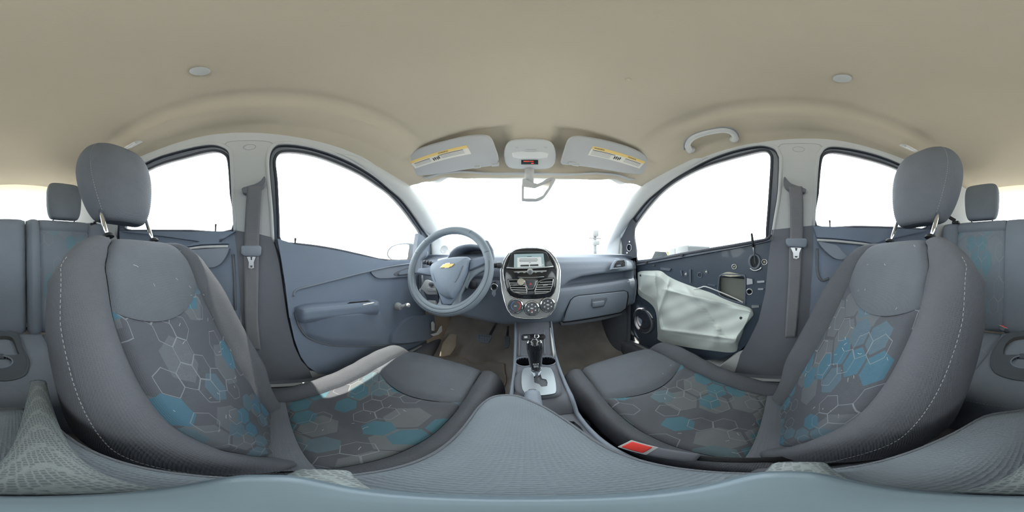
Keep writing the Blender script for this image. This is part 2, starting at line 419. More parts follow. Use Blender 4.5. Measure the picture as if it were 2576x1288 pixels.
def stitches(name, pts, m='stitch', parent=None, dash=0.0045, gap=0.0035, r=0.0006):
    """a dashed seam along a curve, all its dashes one part"""
    P = [Vector(p) for p in pts]; bm = bmesh.new(); acc = 0; on = []
    L = [0]
    for a, b in zip(P, P[1:]): L.append(L[-1]+(b-a).length)
    def at(s):
        for i in range(len(P)-1):
            if s <= L[i+1]: return P[i].lerp(P[i+1], (s-L[i])/max(1e-9, L[i+1]-L[i]))
        return P[-1]
    s = 0; vs = []; fs = []
    while s+dash < L[-1]:
        a, b = at(s), at(s+dash); t = (b-a).normalized(); u = t.orthogonal().normalized(); w = t.cross(u); k0 = len(vs)
        for p in (a, b):
            for q in range(4): vs.append(p+u*r*cos(q*pi/2)+w*r*sin(q*pi/2))
        for q in range(4): fs.append((k0+q, k0+(q+1) % 4, k0+4+(q+1) % 4, k0+4+q))
        s += dash+gap
    o = obj(name, vs, fs, m, parent); o['kind'] = 'stuff'
    return o
# ------------------------------------------------------------------ the car's shell
def Wd(y, z):
    """half width of the cabin's side at height z"""
    t = max(0.0, z-0.05)
    w = 0.672-0.24*t-0.15*t*t
    if y > 0.35: w -= 0.12*(y-0.35)**2
    if y < -0.4: w -= 0.15*(y+0.4)**2
    return w
def hside(px, py, s, off=0.0):
    d = ray(px, py); lo, hi = 0.2, 4.0
    f = lambda t: s*(CAM.x+d.x*t)-(Wd(d.y*t, d.z*t)+off)
    if f(hi) < 0: return CAM+d*hi
    for _ in range(50):
        m = (lo+hi)/2
        if f(m) > 0: hi = m
        else: lo = m
    return CAM+d*hi
def side2(pts, s, off=0.0): return [(p.y, p.z) for p in (hside(a, b, s, off) for a, b in pts)]
def sidepoly(name, s, outer, holes, off, m, parent=None, thick=0.012, sm=0, smooth=True, bev=0.0):
    """an outline in (y, z) laid on the curved cabin side, off metres outside it, thickened outwards"""
    bm = bmesh.new(); es = []
    for L in [outer]+holes:
        L = [(p[0], p[1], 0) for p in L]
        if sm: L = [(p.x, p.y, 0) for p in crom(L, sm)]
        vs = [bm.verts.new((0, p[0], p[1])) for p in L]
        es += [bm.edges.new((vs[i], vs[(i+1) % len(vs)])) for i in range(len(vs))]
    bmesh.ops.triangle_fill(bm, edges=es, use_beauty=True)
    ys = [v.co.y for v in bm.verts]; zs = [v.co.z for v in bm.verts]
    def cuts(lo, hi, st):
        k = math.ceil(lo/st)*st
        while k < hi:
            yield k
            k += st
    for k in cuts(min(ys), max(ys), 0.1): bmesh.ops.bisect_plane(bm, geom=bm.verts[:]+bm.edges[:]+bm.faces[:], plane_co=(0,k,0), plane_no=(0,1,0))
    for k in cuts(min(zs), max(zs), 0.07): bmesh.ops.bisect_plane(bm, geom=bm.verts[:]+bm.edges[:]+bm.faces[:], plane_co=(0,0,k), plane_no=(0,0,1))
    for v in bm.verts: v.co.x = s*(Wd(v.co.y, v.co.z)+off)
    r = bmesh.ops.extrude_face_region(bm, geom=list(bm.faces))
    for v in [g for g in r['geom'] if isinstance(g, bmesh.types.BMVert)]: v.co.x += s*thick
    o = from_bm(name, bm, m, parent, smooth)
    o.modifiers.new('edges', 'EDGE_SPLIT').split_angle = radians(40)
    return o
def sidetube(name, pts2, s, off, r, m, parent, closed=False, sm=3, flat=1.0):
    L = crom([(p[0], p[1], 0) for p in pts2], sm, closed) if sm else [Vector((p[0], p[1], 0)) for p in pts2]
    return tube(name, [(s*(Wd(p.x, p.y)+off), p.x, p.y) for p in L], r, m, parent, 8, closed, flat, up=(1,0,0))

# outlines read off the panorama: glass and door openings
GLASS = {
 'FL': [(705,607),(700,555),(695,458),(690,410),(698,389),(715,382),(749,383),(795,392),(853,413),(908,439),(950,467),(979,488),(1013,525),(1038,559),(1057,588),(1054,612),(1048,632),(1046,652),(973,655),(912,643),(853,630),(795,620),(744,614)],
 'FR': [(1928,601),(1930,579),(1936,502),(1942,410),(1939,390),(1930,381),(1914,380),(1877,388.5),(1830,401),(1784,415),(1737,435),(1690.5,463),(1659.5,489),(1634.6,517),(1613,545),(1594,575),(1594,598),(1599,629),(1602,658),(1653,651),(1715,638.5),(1777.5,628),(1846,617),(1908,606)],
 'RL': [(585,580),(582,488),(576.5,408),(566,389),(549,381.6),(524,382),(461,397.6),(392,418.5),(345,447),(322,495),(316,560),(321,578),(373,580),(480,581)],
 'RR': [(2053,569.5),(2056,488),(2062.6,412),(2071,391),(2088,384),(2113,385),(2171.6,397.6),(2245,420),(2300,450),(2325,490),(2332,550),(2325,575),(2280,574),(2150,571)]}
ARCH = {   # upper edge of each door opening, rear foot to front foot
 'FL': [(686,609),(681.6,530),(674,446),(672,404),(677,379),(690,364),(707,359),(740,360),(786,368),(845,387),(895,410),(946,442),(983,473),(1013,500),(1042,538),(1067,576),(1082,597)],
 'FR': [(1942,605),(1951,548.5),(1961,486),(1965,405),(1962,388),(1954.5,374.5),(1939,366),(1914,362),(1877,367),(1830,379),(1784,396),(1737,419.6),(1690.6,447.5),(1653,477),(1622,505),(1591,545),(1569.4,576),(1561.7,598)],
 'RL': [(592,580),(587,488),(583,404),(578.6,378.7),(562,366),(537,360),(503,363),(444.5,376.6),(386,395.5),(340,422),(305,465),(295,520),(292,592)],
 'RR': [(2046,567),(2050,488),(2056,404),(2062.6,383),(2075,369.5),(2096,365),(2138,369.5),(2197,383),(2255.5,404),(2300,428),(2335,462),(2345,520),(2348,585)]}
FOOT = {   # lower rear edge of the front openings, downwards
 'FL': [(698,647),(707,718),(719,802),(734,867),(753,910),(775,932)],
 'FR': [(1937,660),(1931,728),(1914,798),(1893,845),(1872,872)]}
SIGN = {'FL': -1, 'RL': -1, 'FR': 1, 'RR': 1}
A2 = {k: side2(v, SIGN[k]) for k, v in ARCH.items()}
G2 = {k: side2(v, SIGN[k], 0.02) for k, v in GLASS.items()}
OPEN2 = {}
for k in ('FL', 'FR'):
    f = side2(FOOT[k], SIGN[k]); a = A2[k]
    OPEN2[k] = list(reversed(f))+a+[(a[-1][0]+0.02, -0.10), (a[-1][0]+0.01, -0.45), (0.80, -0.60), (0.70, -0.635), (0.30, -0.635)]
for k in ('RL', 'RR'):
    a = A2[k]
    OPEN2[k] = [(a[0][0]-0.005, -0.18), (a[0][0]-0.01, -0.45)][::-1]+a+[(a[-1][0], -0.1), (a[-1][0]+0.12, -0.35), (a[-1][0]+0.18, -0.60), (a[0][0]-0.05, -0.60)]
for s, sd, kf, kr in ((-1, 'left', 'FL', 'RL'), (1, 'right', 'FR', 'RR')):
    side_outer = [(-1.25,-0.82), (1.20,-0.82), (1.20,0.03), (0.98,0.10), (0.66,0.36), (0.45,0.47), (0.2,0.56), (-0.4,0.58), (-1.25,0.58)]
    w = root('wall_'+sd, (s*0.68, -0.1, -0.8), 'pale grey %s side of the cabin with roof rail and centre pillar' % ("driver's" if s < 0 else "passenger's"), 'car body', kind='structure')
    sidepoly('side_shell', s, side_outer, [OPEN2[kf], OPEN2[kr]], 0.0, 'trim_light', w, thick=0.03)
    for k in (kf, kr):
        edge = A2[k]
        sidetube('opening_edge', edge, s, 0.002, 0.008, 'trim_light', w)
        sidetube('door_seal', OPEN2[k], s, 0.012, 0.011, 'rubber', w, closed=True)
    # dark lower cover of the centre pillar
    if s < 0:
        cov = [(588,578),(612,583),(648,588),(684,597),(692,622),(702,660),(711,718),(723,802),(739,867),(758,908),(778,930),(800,985),(640,1010),(612,850),(603,740),(596,640)]
        lab = [(615,363),(640,363),(640,376),(615,376)]
    else:
        cov = [(1942,578),(1990,573),(2048,567),(2046,640),(2040,720),(2034,830),(2010,1010),(1840,960),(1862,892),(1886,852),(1908,806),(1925,735),(1932,662)]
        lab = [(1997,369),(2021,369),(2021,381),(1997,381)]
    sidepoly('lower_pillar_cover', s, side2(cov, s, -0.006), [], -0.006, 'dark_plastic', w, thick=0.004)
    L = side2(lab, s, -0.002); cyz = (sum(p[0] for p in L)/4, sum(p[1] for p in L)/4)
    sidetube('pillar_cap', [(cyz[0]+0.021*cos(t)*(1 if abs(cos(t)) > .6 else 1), cyz[1]+0.011*sin(t)) for t in [i*pi/8 for i in range(16)]], s, -0.001, 0.0012, 'visor', w, closed=True, sm=2)
    # seam across the head of the centre pillar
    seam = [(566,364),(574,357),(600,354),(650,354),(678,357),(688,364)] if s < 0 else [(1958,370),(1966,363),(1990,361),(2040,361),(2062,364),(2070,372)]
    sidetube('pillar_seam', side2(seam, s), s, -0.0005, 0.0016, 'visor', w, sm=3)
    # sill and kick plate under the doors
    rbox('sill_plate', (s*0.635, 0.02, -0.69), (0.11, 2.1, 0.14), 'dark_plastic', w, 0.02)
    tube('scuff_strip', [(s*0.62, -0.1, -0.612), (s*0.62, 0.2, -0.612), (s*0.62, 0.8, -0.612)], 0.012, 'trim_light', w, 8, flat=0.4)

# ceiling
ZC = [(-1.3,0.535),(-1.15,0.548),(-0.9,0.556),(-0.55,0.56),(-0.2,0.56),(0.1,0.556),(0.35,0.532),(0.5,0.495),(0.62,0.437),(0.70,0.385),(0.76,0.34)]
def roofz(x, y):
    a = abs(x)
    # smooth table
    n = len(ZC); z = None
    for i in range(n-1):
        if ZC[i][0] <= y <= ZC[i+1][0]:
            p0, p1, p2, p3 = ZC[max(i-1,0)][1], ZC[i][1], ZC[i+1][1], ZC[min(i+2,n-1)][1]
            t = (y-ZC[i][0])/(ZC[i+1][0]-ZC[i][0])
            z = 0.5*(2*p1+(p2-p0)*t+(2*p0-5*p1+4*p2-p3)*t*t+(3*p1-p0-3*p2+p3)*t**3); break
    if z is None: z = ZC[0][1] if y < 0 else ZC[-1][1]
    z -= 0.02*(min(a,0.4)/0.4)**2
    led = sstep(-0.62,-0.36,y)*(1-sstep(0.36,0.56,y))
    z -= 0.016*sstep(0.385,0.415,a)*led+0.014*sstep(0.36,0.46,a)*(1-led)
    z += 0.006*exp(-((a-0.37)/0.018)**2)*led
    z -= max(0,a-0.40)*0.30+max(0,a-0.5)*0.35
    z += 0.045*sstep(0.44,0.58,a)*sstep(0.48,0.68,y)+0.022*sstep(0.44,0.54,a)*(1-sstep(-0.25,0.15,y))+0.010*sstep(0.44,0.54,a)
    # the pads either side of the overhead lamp: hollows the visors fold into
    for sx in (-1, 1):
        vx = (x-sx*0.285)/0.225; vy = (y-0.585)/0.105
        z += 0.020*(1-sstep(0.8,1.05,max(abs(vx),abs(vy)**1.0)))*sstep(0.42,0.5,y)
    return z
cl = root('ceiling', (0,-0.2,0.56), 'pale beige fabric headliner covering the whole roof', 'headliner', kind='structure')
def roof_fn(u, v):
    a = lerp(-1,1,u); yf = 0.715-0.08*(a*0.56/0.5)**2
    y = lerp(-1.28, yf, v); w = 0.56
    for _ in range(4): w = Wd(y, roofz(w,y))+0.012
    x = a*w
    return (x, y, roofz(x,y))
ro = patch('roof_lining', roof_fn, 120, 150, 'headliner', cl, flip=True); solid(ro, 0.02)
for px, py in ((503,185),(2119,204)):
    d = ray(px,py); t = 0.53/d.z; p = CAM+d*t; p.z = roofz(p.x,p.y)
    lathe('roof_button', [(0.017,0.001),(0.017,0.003),(0.013,0.0048),(0.004,0.0055)], p, (0,0,-1), 'trim_light', cl, 20)
p = CAM+ray(1581,201)*(0.54/ray(1581,201).z); p.z = roofz(p.x,p.y)
lathe('small_roof_mark', [(0.006,0.0005),(0.005,0.0015),(0.001,0.002)], p, (0,0,-1), 'headliner', cl, 12)

# floor with toe boards and tunnel
fl = root('floor', (0,0,-0.8), 'worn dark brown carpet floor of the footwells', 'carpet', kind='structure')
FP = [(-1.25,-0.60),(-0.86,-0.62),(-0.80,-0.76),(-0.70,-0.79),(0.0,-0.79),(0.62,-0.79),(0.80,-0.775),(0.92,-0.71),(1.05,-0.58),(1.14,-0.46),(1.18,-0.30),(1.19,0.0)]
FPs = crom([(a,b,0) for a,b in FP], 6, False)
def floor_fn(u, v):
    x = lerp(-0.70,0.70,u); q = v*(len(FPs)-1); i = min(int(q), len(FPs)-2); p = FPs[i].lerp(FPs[i+1], q-i)
    tun = 0.10*(1-sstep(0.06,0.13,abs(x)))*sstep(-0.85,-0.6,p.x)*(1-sstep(0.7,0.9,p.x))
    return (x, p.x, p.y+tun+0.006*sin(x*23+p.x*9)*sstep(-.7,-.6,p.x)*(1-sstep(1.05,1.12,p.x)))
solid(patch('carpet', floor_fn, 56, 90, 'carpet', fl), 0.02)
# pale beige carpet on the driver's kick panel and its footrest
def kick(s):
    def fn(u, v):
        y = lerp(0.86,1.16,u); z = lerp(-0.80,-0.05,v)
        x = 0.625-0.05*sstep(0.85,1.1,y)-0.03*sstep(-0.55,-0.75,z)
        return (s*x, y, z)
    return fn
wk = patch('kick_panel', kick(-1), 14, 14, 'beige_carpet', fl); solid(wk, 0.01, 0)
wk = patch('kick_panel', kick(1), 14, 14, 'dark_plastic', fl); solid(wk, 0.01, 0)
def arch_bulge(u, v):
    P = crom([(0.645,0.885,0),(0.600,0.895,0),(0.550,0.925,0),(0.520,0.985,0),(0.515,1.06,0),(0.53,1.17,0)],5,False)
    q = u*(len(P)-1); i = min(int(q),len(P)-2); p = P[i].lerp(P[i+1],q-i); z = lerp(-0.80,-0.30,v); k = sstep(0.75,1.0,v)
    return (p.x+0.06*k+0.02*sin(v*3), p.y+0.02*k, z)
solid(patch('wheel_arch', arch_bulge, 30, 20, 'dark_plastic', fl, flip=True), 0.01, 0)
FT = Plane((-0.49,0.91,-0.585),(0.25,-0.75,0.6))
slabpx('footrest', [(1112,862),(1132,838),(1150,841),(1147,870),(1132,893),(1105,897)], FT, 0.03, 'beige_carpet', fl, bev=0.006)
for (q, nm) in ((((1084,812),(1090,809),(1094,815),(1093,833),(1085,832)),'door_check'), (((1107,822),(1112,820),(1113,834),(1104,842),(1090,846),(1083,842),(1098,838)),'hinge_bracket')):
    slabpx(nm, q, Plane((-0.575,0.86,-0.35),(0.55,-0.83,0)), 0.012, 'clear_lens', fl, bev=0.003)
wr = root('wall_rear', (0,-1.2,-0.6), 'pale grey inner tailgate trim around the rear window', 'tailgate', kind='structure')
RH = crom([(0.47,0.535,0),(0.35,0.555,0),(0,0.562,0),(-0.35,0.555,0),(-0.47,0.535,0),(-0.53,0.36,0),(-0.55,0.22,0),(-0.5,0.19,0),(0,0.18,0),(0.5,0.19,0),(0.55,0.22,0),(0.53,0.36,0)],3)
ry = lambda z: -1.27+0.42*max(0,z-0.05)-0.35*max(0,z-.05)**2
bm = bmesh.new(); es = []
for L in ([(-0.8,-0.82),(0.8,-0.82),(0.8,0.66),(-0.8,0.66)], [(p.x,p.y) for p in RH]):
    vs = [bm.verts.new((a,0,b)) for a,b in L]; es += [bm.edges.new((vs[i],vs[(i+1)%len(vs)])) for i in range(len(vs))]
bmesh.ops.triangle_fill(bm, edges=es, use_beauty=True)
for k in (-0.4,0.05,0.15,0.25,0.35,0.45): bmesh.ops.bisect_plane(bm, geom=bm.verts[:]+bm.edges[:]+bm.faces[:], plane_co=(0,0,k), plane_no=(0,0,1))
for v in bm.verts: v.co.y = ry(v.co.z)
r = bmesh.ops.extrude_face_region(bm, geom=list(bm.faces))
for v in [g for g in r['geom'] if isinstance(g, bmesh.types.BMVert)]: v.co.y -= 0.025
from_bm('tailgate_trim', bm, 'trim_light', wr, False)
w2 = slab('window_2', [(p.x, ry(p.y)-0.012, p.y) for p in crom([(q.x*1.02, q.y,0) for q in RH[::3]],3)], (0,-0.004,0), 'window_glass')
tag(w2, 'wide rear window pane behind the rear seats', 'window', kind='structure')

# windscreen
WS = Plane((0,0.735,0.39),(0,-0.68,-0.73))
wsp = [(1046,478),(1062,520),(1078,560),(1100,640),(1280,652),(1526,640),(1554,564),(1572,527),(1599,473),(1560,452),(1480,437),(1330,430),(1180,440),(1090,458)]
WSP = [WS.hit(a,b) for a,b in outset(wsp, 14)]
w1 = slab('window_1', WSP, (0,0.005,0.004), 'window_glass'); tag(w1, 'large sloping windscreen pane ahead of the dashboard', 'window', kind='structure')
# windscreen pillars
for s in (-1, 1):
    A = list(reversed([hside(a,b,s,0.004) for a,b in (ARCH['FL'][9:] if s < 0 else ARCH['FR'][10:])]))
    A = [Vector((A[0].x, A[0].y+0.03, -0.12))]+A
    if s < 0: B = [(1134,655),(1115,615),(1100,572),(1079,528),(1058,490),(1032,468),(1005,452)]
    else: B = [(1524,655),(1530,620),(1554,564),(1572,527),(1597,476),(1622,456),(1650,438)]
    B = [WS.hit(a,b,0.012) for a,b in B]
    A = crom(A,4,False); B = crom(B,4,False)
    def at(L, t):
        q = t*(len(L)-1); i = min(int(q),len(L)-2); return L[i].lerp(L[i+1],q-i)
    def pil(u, v, A=A, B=B, s=s):
        a, b = at(A,v), at(B,v); p = a.lerp(b,u); bul = sin(u*pi)**0.7*0.018
        return p+Vector((-s*bul,-bul*0.6,-bul*0.2))
    t = patch('trim_%d' % (1 if s < 0 else 2), pil, 14, 40, 'trim_light', None, flip=(s > 0)); solid(t, 0.012, 1)
    tag(t, "pale windscreen pillar trim on the %s side" % ("driver's" if s < 0 else "passenger's"), 'pillar trim', kind='structure')
    if s < 0:
        d = ray(1117,627); q = CAM+d*1.0
        lathe('pillar_tweeter', [(0.0255,0),(0.0255,0.006),(0.0225,0.008),(0.019,0.0065),(0.001,0.009)], CAM+d*0.985, (-d+Vector((0.25,0,0.1))), 'trim_light', t, 24)
# header strip closing roof and windscreen
def header(u, v):
    x = lerp(-0.47,0.47,u); y = 0.700-0.08*(x/0.5)**2
    z = roofz(x,y)
    return (x, y+v*0.09-0.012*(1-v), z+0.012*(1-v)*0+v*0.012)
hp = patch('trim_3', header, 40, 3, 'trim_light', None); solid(hp, 0.008, 0); tag(hp, 'narrow trim edge along the top of the windscreen', 'header trim', kind='structure')

# ------------------------------------------------------------------ doors
def door(name, k, label):
    s = SIGN[k]; o = root(name, (s*0.68, 0.4 if k[0] == 'F' else -0.5, -0.6), label, 'car door', kind='structure')
    arch = A2[k]; out = outset(arch+[], 0)
    # frame above the sill: from behind the opening's edge to the glass
    a = side2(ARCH[k], s, 0.02)
    n = len(a); cx_ = sum(p[0] for p in a)/n; cz_ = sum(p[1] for p in a)/n-0.05
    grown = [(p[0]+(p[0]-cx_)/hypot(p[0]-cx_,p[1]-cz_)*0.02, p[1]+(p[1]-cz_)/hypot(p[0]-cx_,p[1]-cz_)*0.02) for p in a]
    g = [(p[0],p[1]) for p in crom([(q[0],q[1],0) for q in G2[k]],2)]
    zlo = min(p[1] for p in g)-0.03
    outer = grown+[(grown[-1][0], zlo-0.02), (grown[0][0], zlo-0.02)]
    sidepoly('window_frame', s, outer, [g], 0.016, 'frame_paint', o, thick=0.02)
    sidetube('glass_seal', G2[k], s, 0.014, 0.006, 'rubber', o, closed=True, sm=3)
    sidepoly('window_pane', s, outset(g, 0.006), [], 0.026, 'window_glass', o, thick=0.003)
    y0, y1 = min(p[0] for p in OPEN2[k])-0.02, max(p[0] for p in OPEN2[k])+0.02
    gy0, gy1 = min(p[0] for p in g)-0.03, max(p[0] for p in g)+0.05
    zf = [p[1] for p in g if p[0] == max(q[0] for q in g)][0]; zr = min(p[1] for p in g if p[0] < min(q[0] for q in g)+0.06)
    sidepoly('outer_skin', s, [(y0,-0.66),(y1,-0.66),(y1,min(zlo,zf-0.03)),(gy1,zlo+0.015),(gy0,zr-0.01),(y0,zr-0.01)], [], 0.06, 'outer_paint', o, thick=0.01)
    return o
c3 = crop(560,320,2.385)
cR2 = crop(1380,600,4.293)
# ---- front left: full trim
d1 = door('door_1', 'FL', "driver's front door with grey trim panel, window crank and armrest")
s = -1
sill = [(698,600),(744,615),(795,621),(853,631),(912,644),(973,656),(1030,655),(1075,655)]
pan = sill+[(1098,700),(1098,800),(1096,880),(1060,915),(960,935),(860,945),(800,940),(775,922),(757,898),(741,855),(729,800),(718,718),(708,655)]
sidepoly('inner_panel', s, side2(pan,s,-0.004), [], -0.004, 'door_plastic', d1, thick=0.03)
up = sill+[(1076,662),(1034,661),(980,668),(933,680),(853.5,700),(778,719),(748,728),(738,736),(733,760),(736,800),(728,800),(718,718),(708,655)]
o = sidepoly('upper_trim', s, side2(up,s,-0.02), [], -0.02, 'door_plastic', d1, thick=0.018); bevel(o,0.006,2,50)
# crease moulding above the armrest
sidetube('trim_bead', side2([(739,745),(744,730),(778,720),(853,701),(933,681),(985,670),(1034,663)],s,-0.02), s, -0.02, 0.0045, 'dash_plastic', d1)
# armrest with pull cup
def armrest(u, v):
    # u along, v around: shelf of the armrest
    t = u
    top = crom([hside(a,b,s,-0.0) for a,b in ((739,772),(770,763),(820,759),(862,756),(900,753),(935,752),(948,758))],6,False)
    q = t*(len(top)-1); i = min(int(q),len(top)-2); p = top[i].lerp(top[i+1],q-i)
    w = 0.055*sstep(0,0.12,u)*(1-0.75*sstep(0.80,1,u))+0.004
    prof = [(0,0),(0.55,0.0),(0.92,-0.006),(1.0,-0.02),(0.95,-0.05),(0.6,-0.075),(0.0,-0.085)]
    k = v*(len(prof)-1); j = min(int(k),len(prof)-2); a = lerp(prof[j][0],prof[j+1][0],k-j); b = lerp(prof[j][1],prof[j+1][1],k-j)
    return Vector((p.x+a*w, p.y, p.z+b*(0.7+0.3*sstep(0,0.15,u))))
ar = patch('armrest', armrest, 40, 24, 'door_plastic', d1, flip=True)
pc = [hside(a,b,s,-0.045) for a,b in ((868,767),(880,761),(925,757),(937,760),(930,766),(875,773))]
slab('pull_cup', [p+Vector((0.0,0,0.004)) for p in pc], (0,0,-0.012), 'black', ar, 0.003)
rbox('pull_lip', hside(926,764,s,-0.052), (0.012,0.06,0.006), 'clear_lens', ar, 0.002)
# map pocket, bulging into the cabin
def pocket(u, v):
    topl = [(742,784),(790,784),(850,782),(905,776),(945,770),(960,790)]
    botl = [(764,838),(786,852),(830,866),(900,869),(950,868),(985,866)]
    def at2(L,t):
        q = t*(len(L)-1); i = min(int(q),len(L)-2); return (lerp(L[i][0],L[i+1][0],q-i), lerp(L[i][1],L[i+1][1],q-i))
    a, b = at2(topl,u), at2(botl,u); px, py = lerp(a[0],b[0],v), lerp(a[1],b[1],v)
    bul = 0.055*sin(min(1,u*2.2+0.05)*pi/2)*(1-sstep(0.55,1,u))*(1-0.75*v)*sstep(-0.15,0.02,v)
    edge = min(1, min(v,1-v)*8, min(u,1-u)*10)
    return hside(px,py,s,-0.006-bul*max(0.0,edge))
patch('map_pocket', pocket, 30, 16, 'door_plastic', d1, flip=False)
sidetube('pocket_bead', side2([(742,786),(750,815),(766,841),(788,855),(830,868),(910,871),(994,868),(1053,860),(1078,846)],s,-0.008), s, -0.008, 0.005, 'dark_plastic', d1)
# speaker bulge at the front foot of the door
o = sidepoly('speaker_cover', s, side2([(985,862),(1005,825),(1030,802),(1060,795),(1092,794),(1092,845),(1053,859)],s,-0.03), [], -0.03, 'door_plastic', d1, thick=0.03, sm=2); bevel(o,0.01,3,50)
# release handle pod
o = sidepoly('handle_bezel', s, side2([(934,681),(960,676),(1034,662),(1062,661),(1060,690),(1028,695),(985,699),(954,700),(940,693)],s,-0.016), [], -0.016, 'dash_plastic', d1, thick=0.02, sm=2); bevel(o,0.005,2,50)
sidepoly('handle_cup', s, side2([(992,692),(1000,683),(1030,672),(1050,671),(1048,686),(1028,692)],s,-0.018), [], -0.018, 'dark_plastic', o, thick=0.004, sm=2)
o = sidepoly('release_lever', s, side2([(1002,690),(1012,681),(1040,675),(1047,677),(1040,685),(1015,690)],s,-0.022), [], -0.024, 'dash_plastic', o, thick=0.006, sm=2)
# window crank
hc = hside(999,770,s,-0.006); kn = hside(1022,767,s,-0.045)
cr_ = lathe('window_crank', [(0.022,0),(0.022,0.012),(0.018,0.022),(0.016,0.028),(0.002,0.030)], hc, (1,0,0), 'visor', d1, 20)
tube('crank_arm', [hc+Vector((0.024,0,0)), hc.lerp(kn,0.5)+Vector((0.012,0,0)), kn], [0.011,0.009,0.008], 'visor', cr_, 8)
lathe('crank_knob', [(0.006,-0.006),(0.011,0.0),(0.0125,0.012),(0.011,0.022),(0.003,0.025)], kn, (1,-0.1,0.1), 'clear_lens', cr_, 16)
def lockpin(par, px, ytop, ybot, s):
    a, b = hside(px-1,ybot,s,0.0), hside(px+1,ytop,s,0.0); b.x = a.x
    lathe('lock_pin', [(0.006,-0.002),(0.0035,0.001),(0.003,(b.z-a.z)*.55),(0.004,(b.z-a.z)*.75),(0.004,(b.z-a.z)*.95),(0.002,b.z-a.z)], a, (0,0.05,1), 'black', par, 10)
lockpin(d1, 743, 598, 620, -1)
# triangular mirror cover at the front of the glass
o = sidepoly('mirror_sail', s, side2([(1054,587),(1062,592),(1085,612),(1086,660),(1046,658),(1048,632)],s,-0.004), [], -0.004, 'dash_plastic', d1, thick=0.03); bevel(o,0.004)
p = hside(1063,626,s,-0.012); tube('mirror_lever', [p, p+Vector((0.03,-0.02,0.004))], 0.005, 'black', d1)
tube('lever_tip', [p+Vector((0.028,-0.02,0.004)), p+Vector((0.05,-0.028,0.014))], [0.005,0.007], 'black', d1)

# ---- front right: trim removed, bare dark metal
d3 = door('door_3', 'FR', "passenger's front door stripped of its trim to bare dark metal")
s = 1
Q = Plane((0.672,0,0),(-1,0,0))
def panelhole(pts): return side2(pts, s, 0.0)
big = cR2((1860,400),(1900,385),(2080,395),(2125,430),(2120,690),(2100,700),(1850,610),(1845,430))
h_round = lambda cx, cy, rx, ry, n=12: [(cx+rx*cos(2*pi*i/n), cy+ry*sin(2*pi*i/n)) for i in range(n)]
holes = [big, h_round(*cR2((2330,255))[0],6,6), h_round(*cR2((2005,305))[0],5,5.5), h_round(*cR2((1700,360))[0],4,4.5), h_round(*cR2((1480,385))[0],4,5),
         h_round(*cR2((2170,575))[0],6.5,6.5), h_round(*cR2((1635,395))[0],5,7)]
met = [(1603,655),(1653,649),(1715,637),(1777,627),(1846,615.5),(1908,604.5),(1940,598),(1936,668),(1931,728),(1914,798),(1893,845),(1870,880),(1800,905),(1700,905),(1610,890),(1575,850),(1570,760),(1578,700),(1584,670)]
mp = sidepoly('inner_metal', s, side2(met,s,0.0), [side2(h,s,0.0) for h in holes], 0.0, 'door_metal', d3, thick=0.006)
sidepoly('window_ledge', s, side2([(1602,668),(1653,659),(1715,648),(1777,637),(1846,625),(1908,613),(1938,606),(1938,600),(1908,604),(1846,615),(1777,626),(1715,636),(1653,648),(1602,657)],s,-0.018), [], -0.018, 'frame_paint', d3, thick=0.03)
sidetube('sill_wiper', side2([(1600,662),(1653,653),(1715,641),(1777,630),(1846,619),(1908,607),(1932,600),(1938,590)],s,-0.016), s, -0.016, 0.006, 'rubber', d3)
for a, b in ((1625,660),(1715,642),(1645,668)):
    rbox('clip', hside(a,b,s,-0.024), (0.008,0.018,0.014), 'rubber', d3, 0.002)
# plugs and grommets
for i, h in enumerate(holes[1:]):
    c = hside(sum(p[0] for p in h)/len(h), sum(p[1] for p in h)/len(h), s, -0.001); rr = (hside(h[0][0],h[0][1],s)-hside(h[6][0],h[6][1],s)).length/2
    rim = [c+Vector((0, rr*1.12*cos(t), rr*1.12*sin(t))) for t in [2*pi*k/20 for k in range(20)]]
    tube('hole_rim', rim, rr*0.22, 'metal' if i in (0,1,4) else 'frame_paint', d3, 8, True)
    if i in (0,1,2,3): lathe('plug', [(rr*0.7,-0.008),(rr*0.75,0.0),(rr*0.45,0.006),(0.001,0.008)], c+Vector((0.004,0,0)), (-1,0,0), ['coin','coin','clear_lens','clear_lens'][i], d3, 14)
# raised brackets and ribs pressed into the metal
rb = [((2140,430),(2200,440),(2205,490),(2140,500)), ((2250,460),(2330,455),(2330,475),(2255,480)), ((2260,540),(2320,540),(2315,555),(2260,555)), ((2190,725),(2270,725),(2275,745),(2195,750)),
      ((1720,490),(1800,505),(1795,515),(1720,500)), ((1205,315),(1320,325),(1305,350),(1210,340)), ((1420,345),(1435,345),(1445,400),(1430,400)), ((1520,335),(1535,335),(1535,480),(1525,480))]
for q in rb:
    o = sidepoly('pressed_rib', s, side2(cR2(*q),s,-0.008), [], -0.008, 'metal' if q[0][0] > 2130 else 'frame_paint', d3, thick=0.01); bevel(o,0.003,2,50)
# edge seam of the access hole
sidetube('access_rim', side2(big,s,-0.001), s, -0.001, 0.0035, 'frame_paint', d3, closed=True)
sidepoly('access_cover', s, side2(cR2((1858,420),(1990,425),(2122,440),(2112,690),(1850,600)),s,0.02), [], 0.02, 'cavity_green', d3, thick=0.004)
sidepoly('torn_paper', s, side2(cR2((1865,395),(1900,370),(1960,362),(2080,392),(2085,402),(1960,412),(1900,400)),s,0.0), [], -0.003, 'coin', d3, thick=0.004, sm=2)
# inner release cable loop
sidetube('release_cable', side2(cR2((1560,550),(1640,530),(1700,520),(1860,580),(2000,640),(2100,690)),s,-0.012), s, -0.012, 0.0028, 'clear_lens', d3)
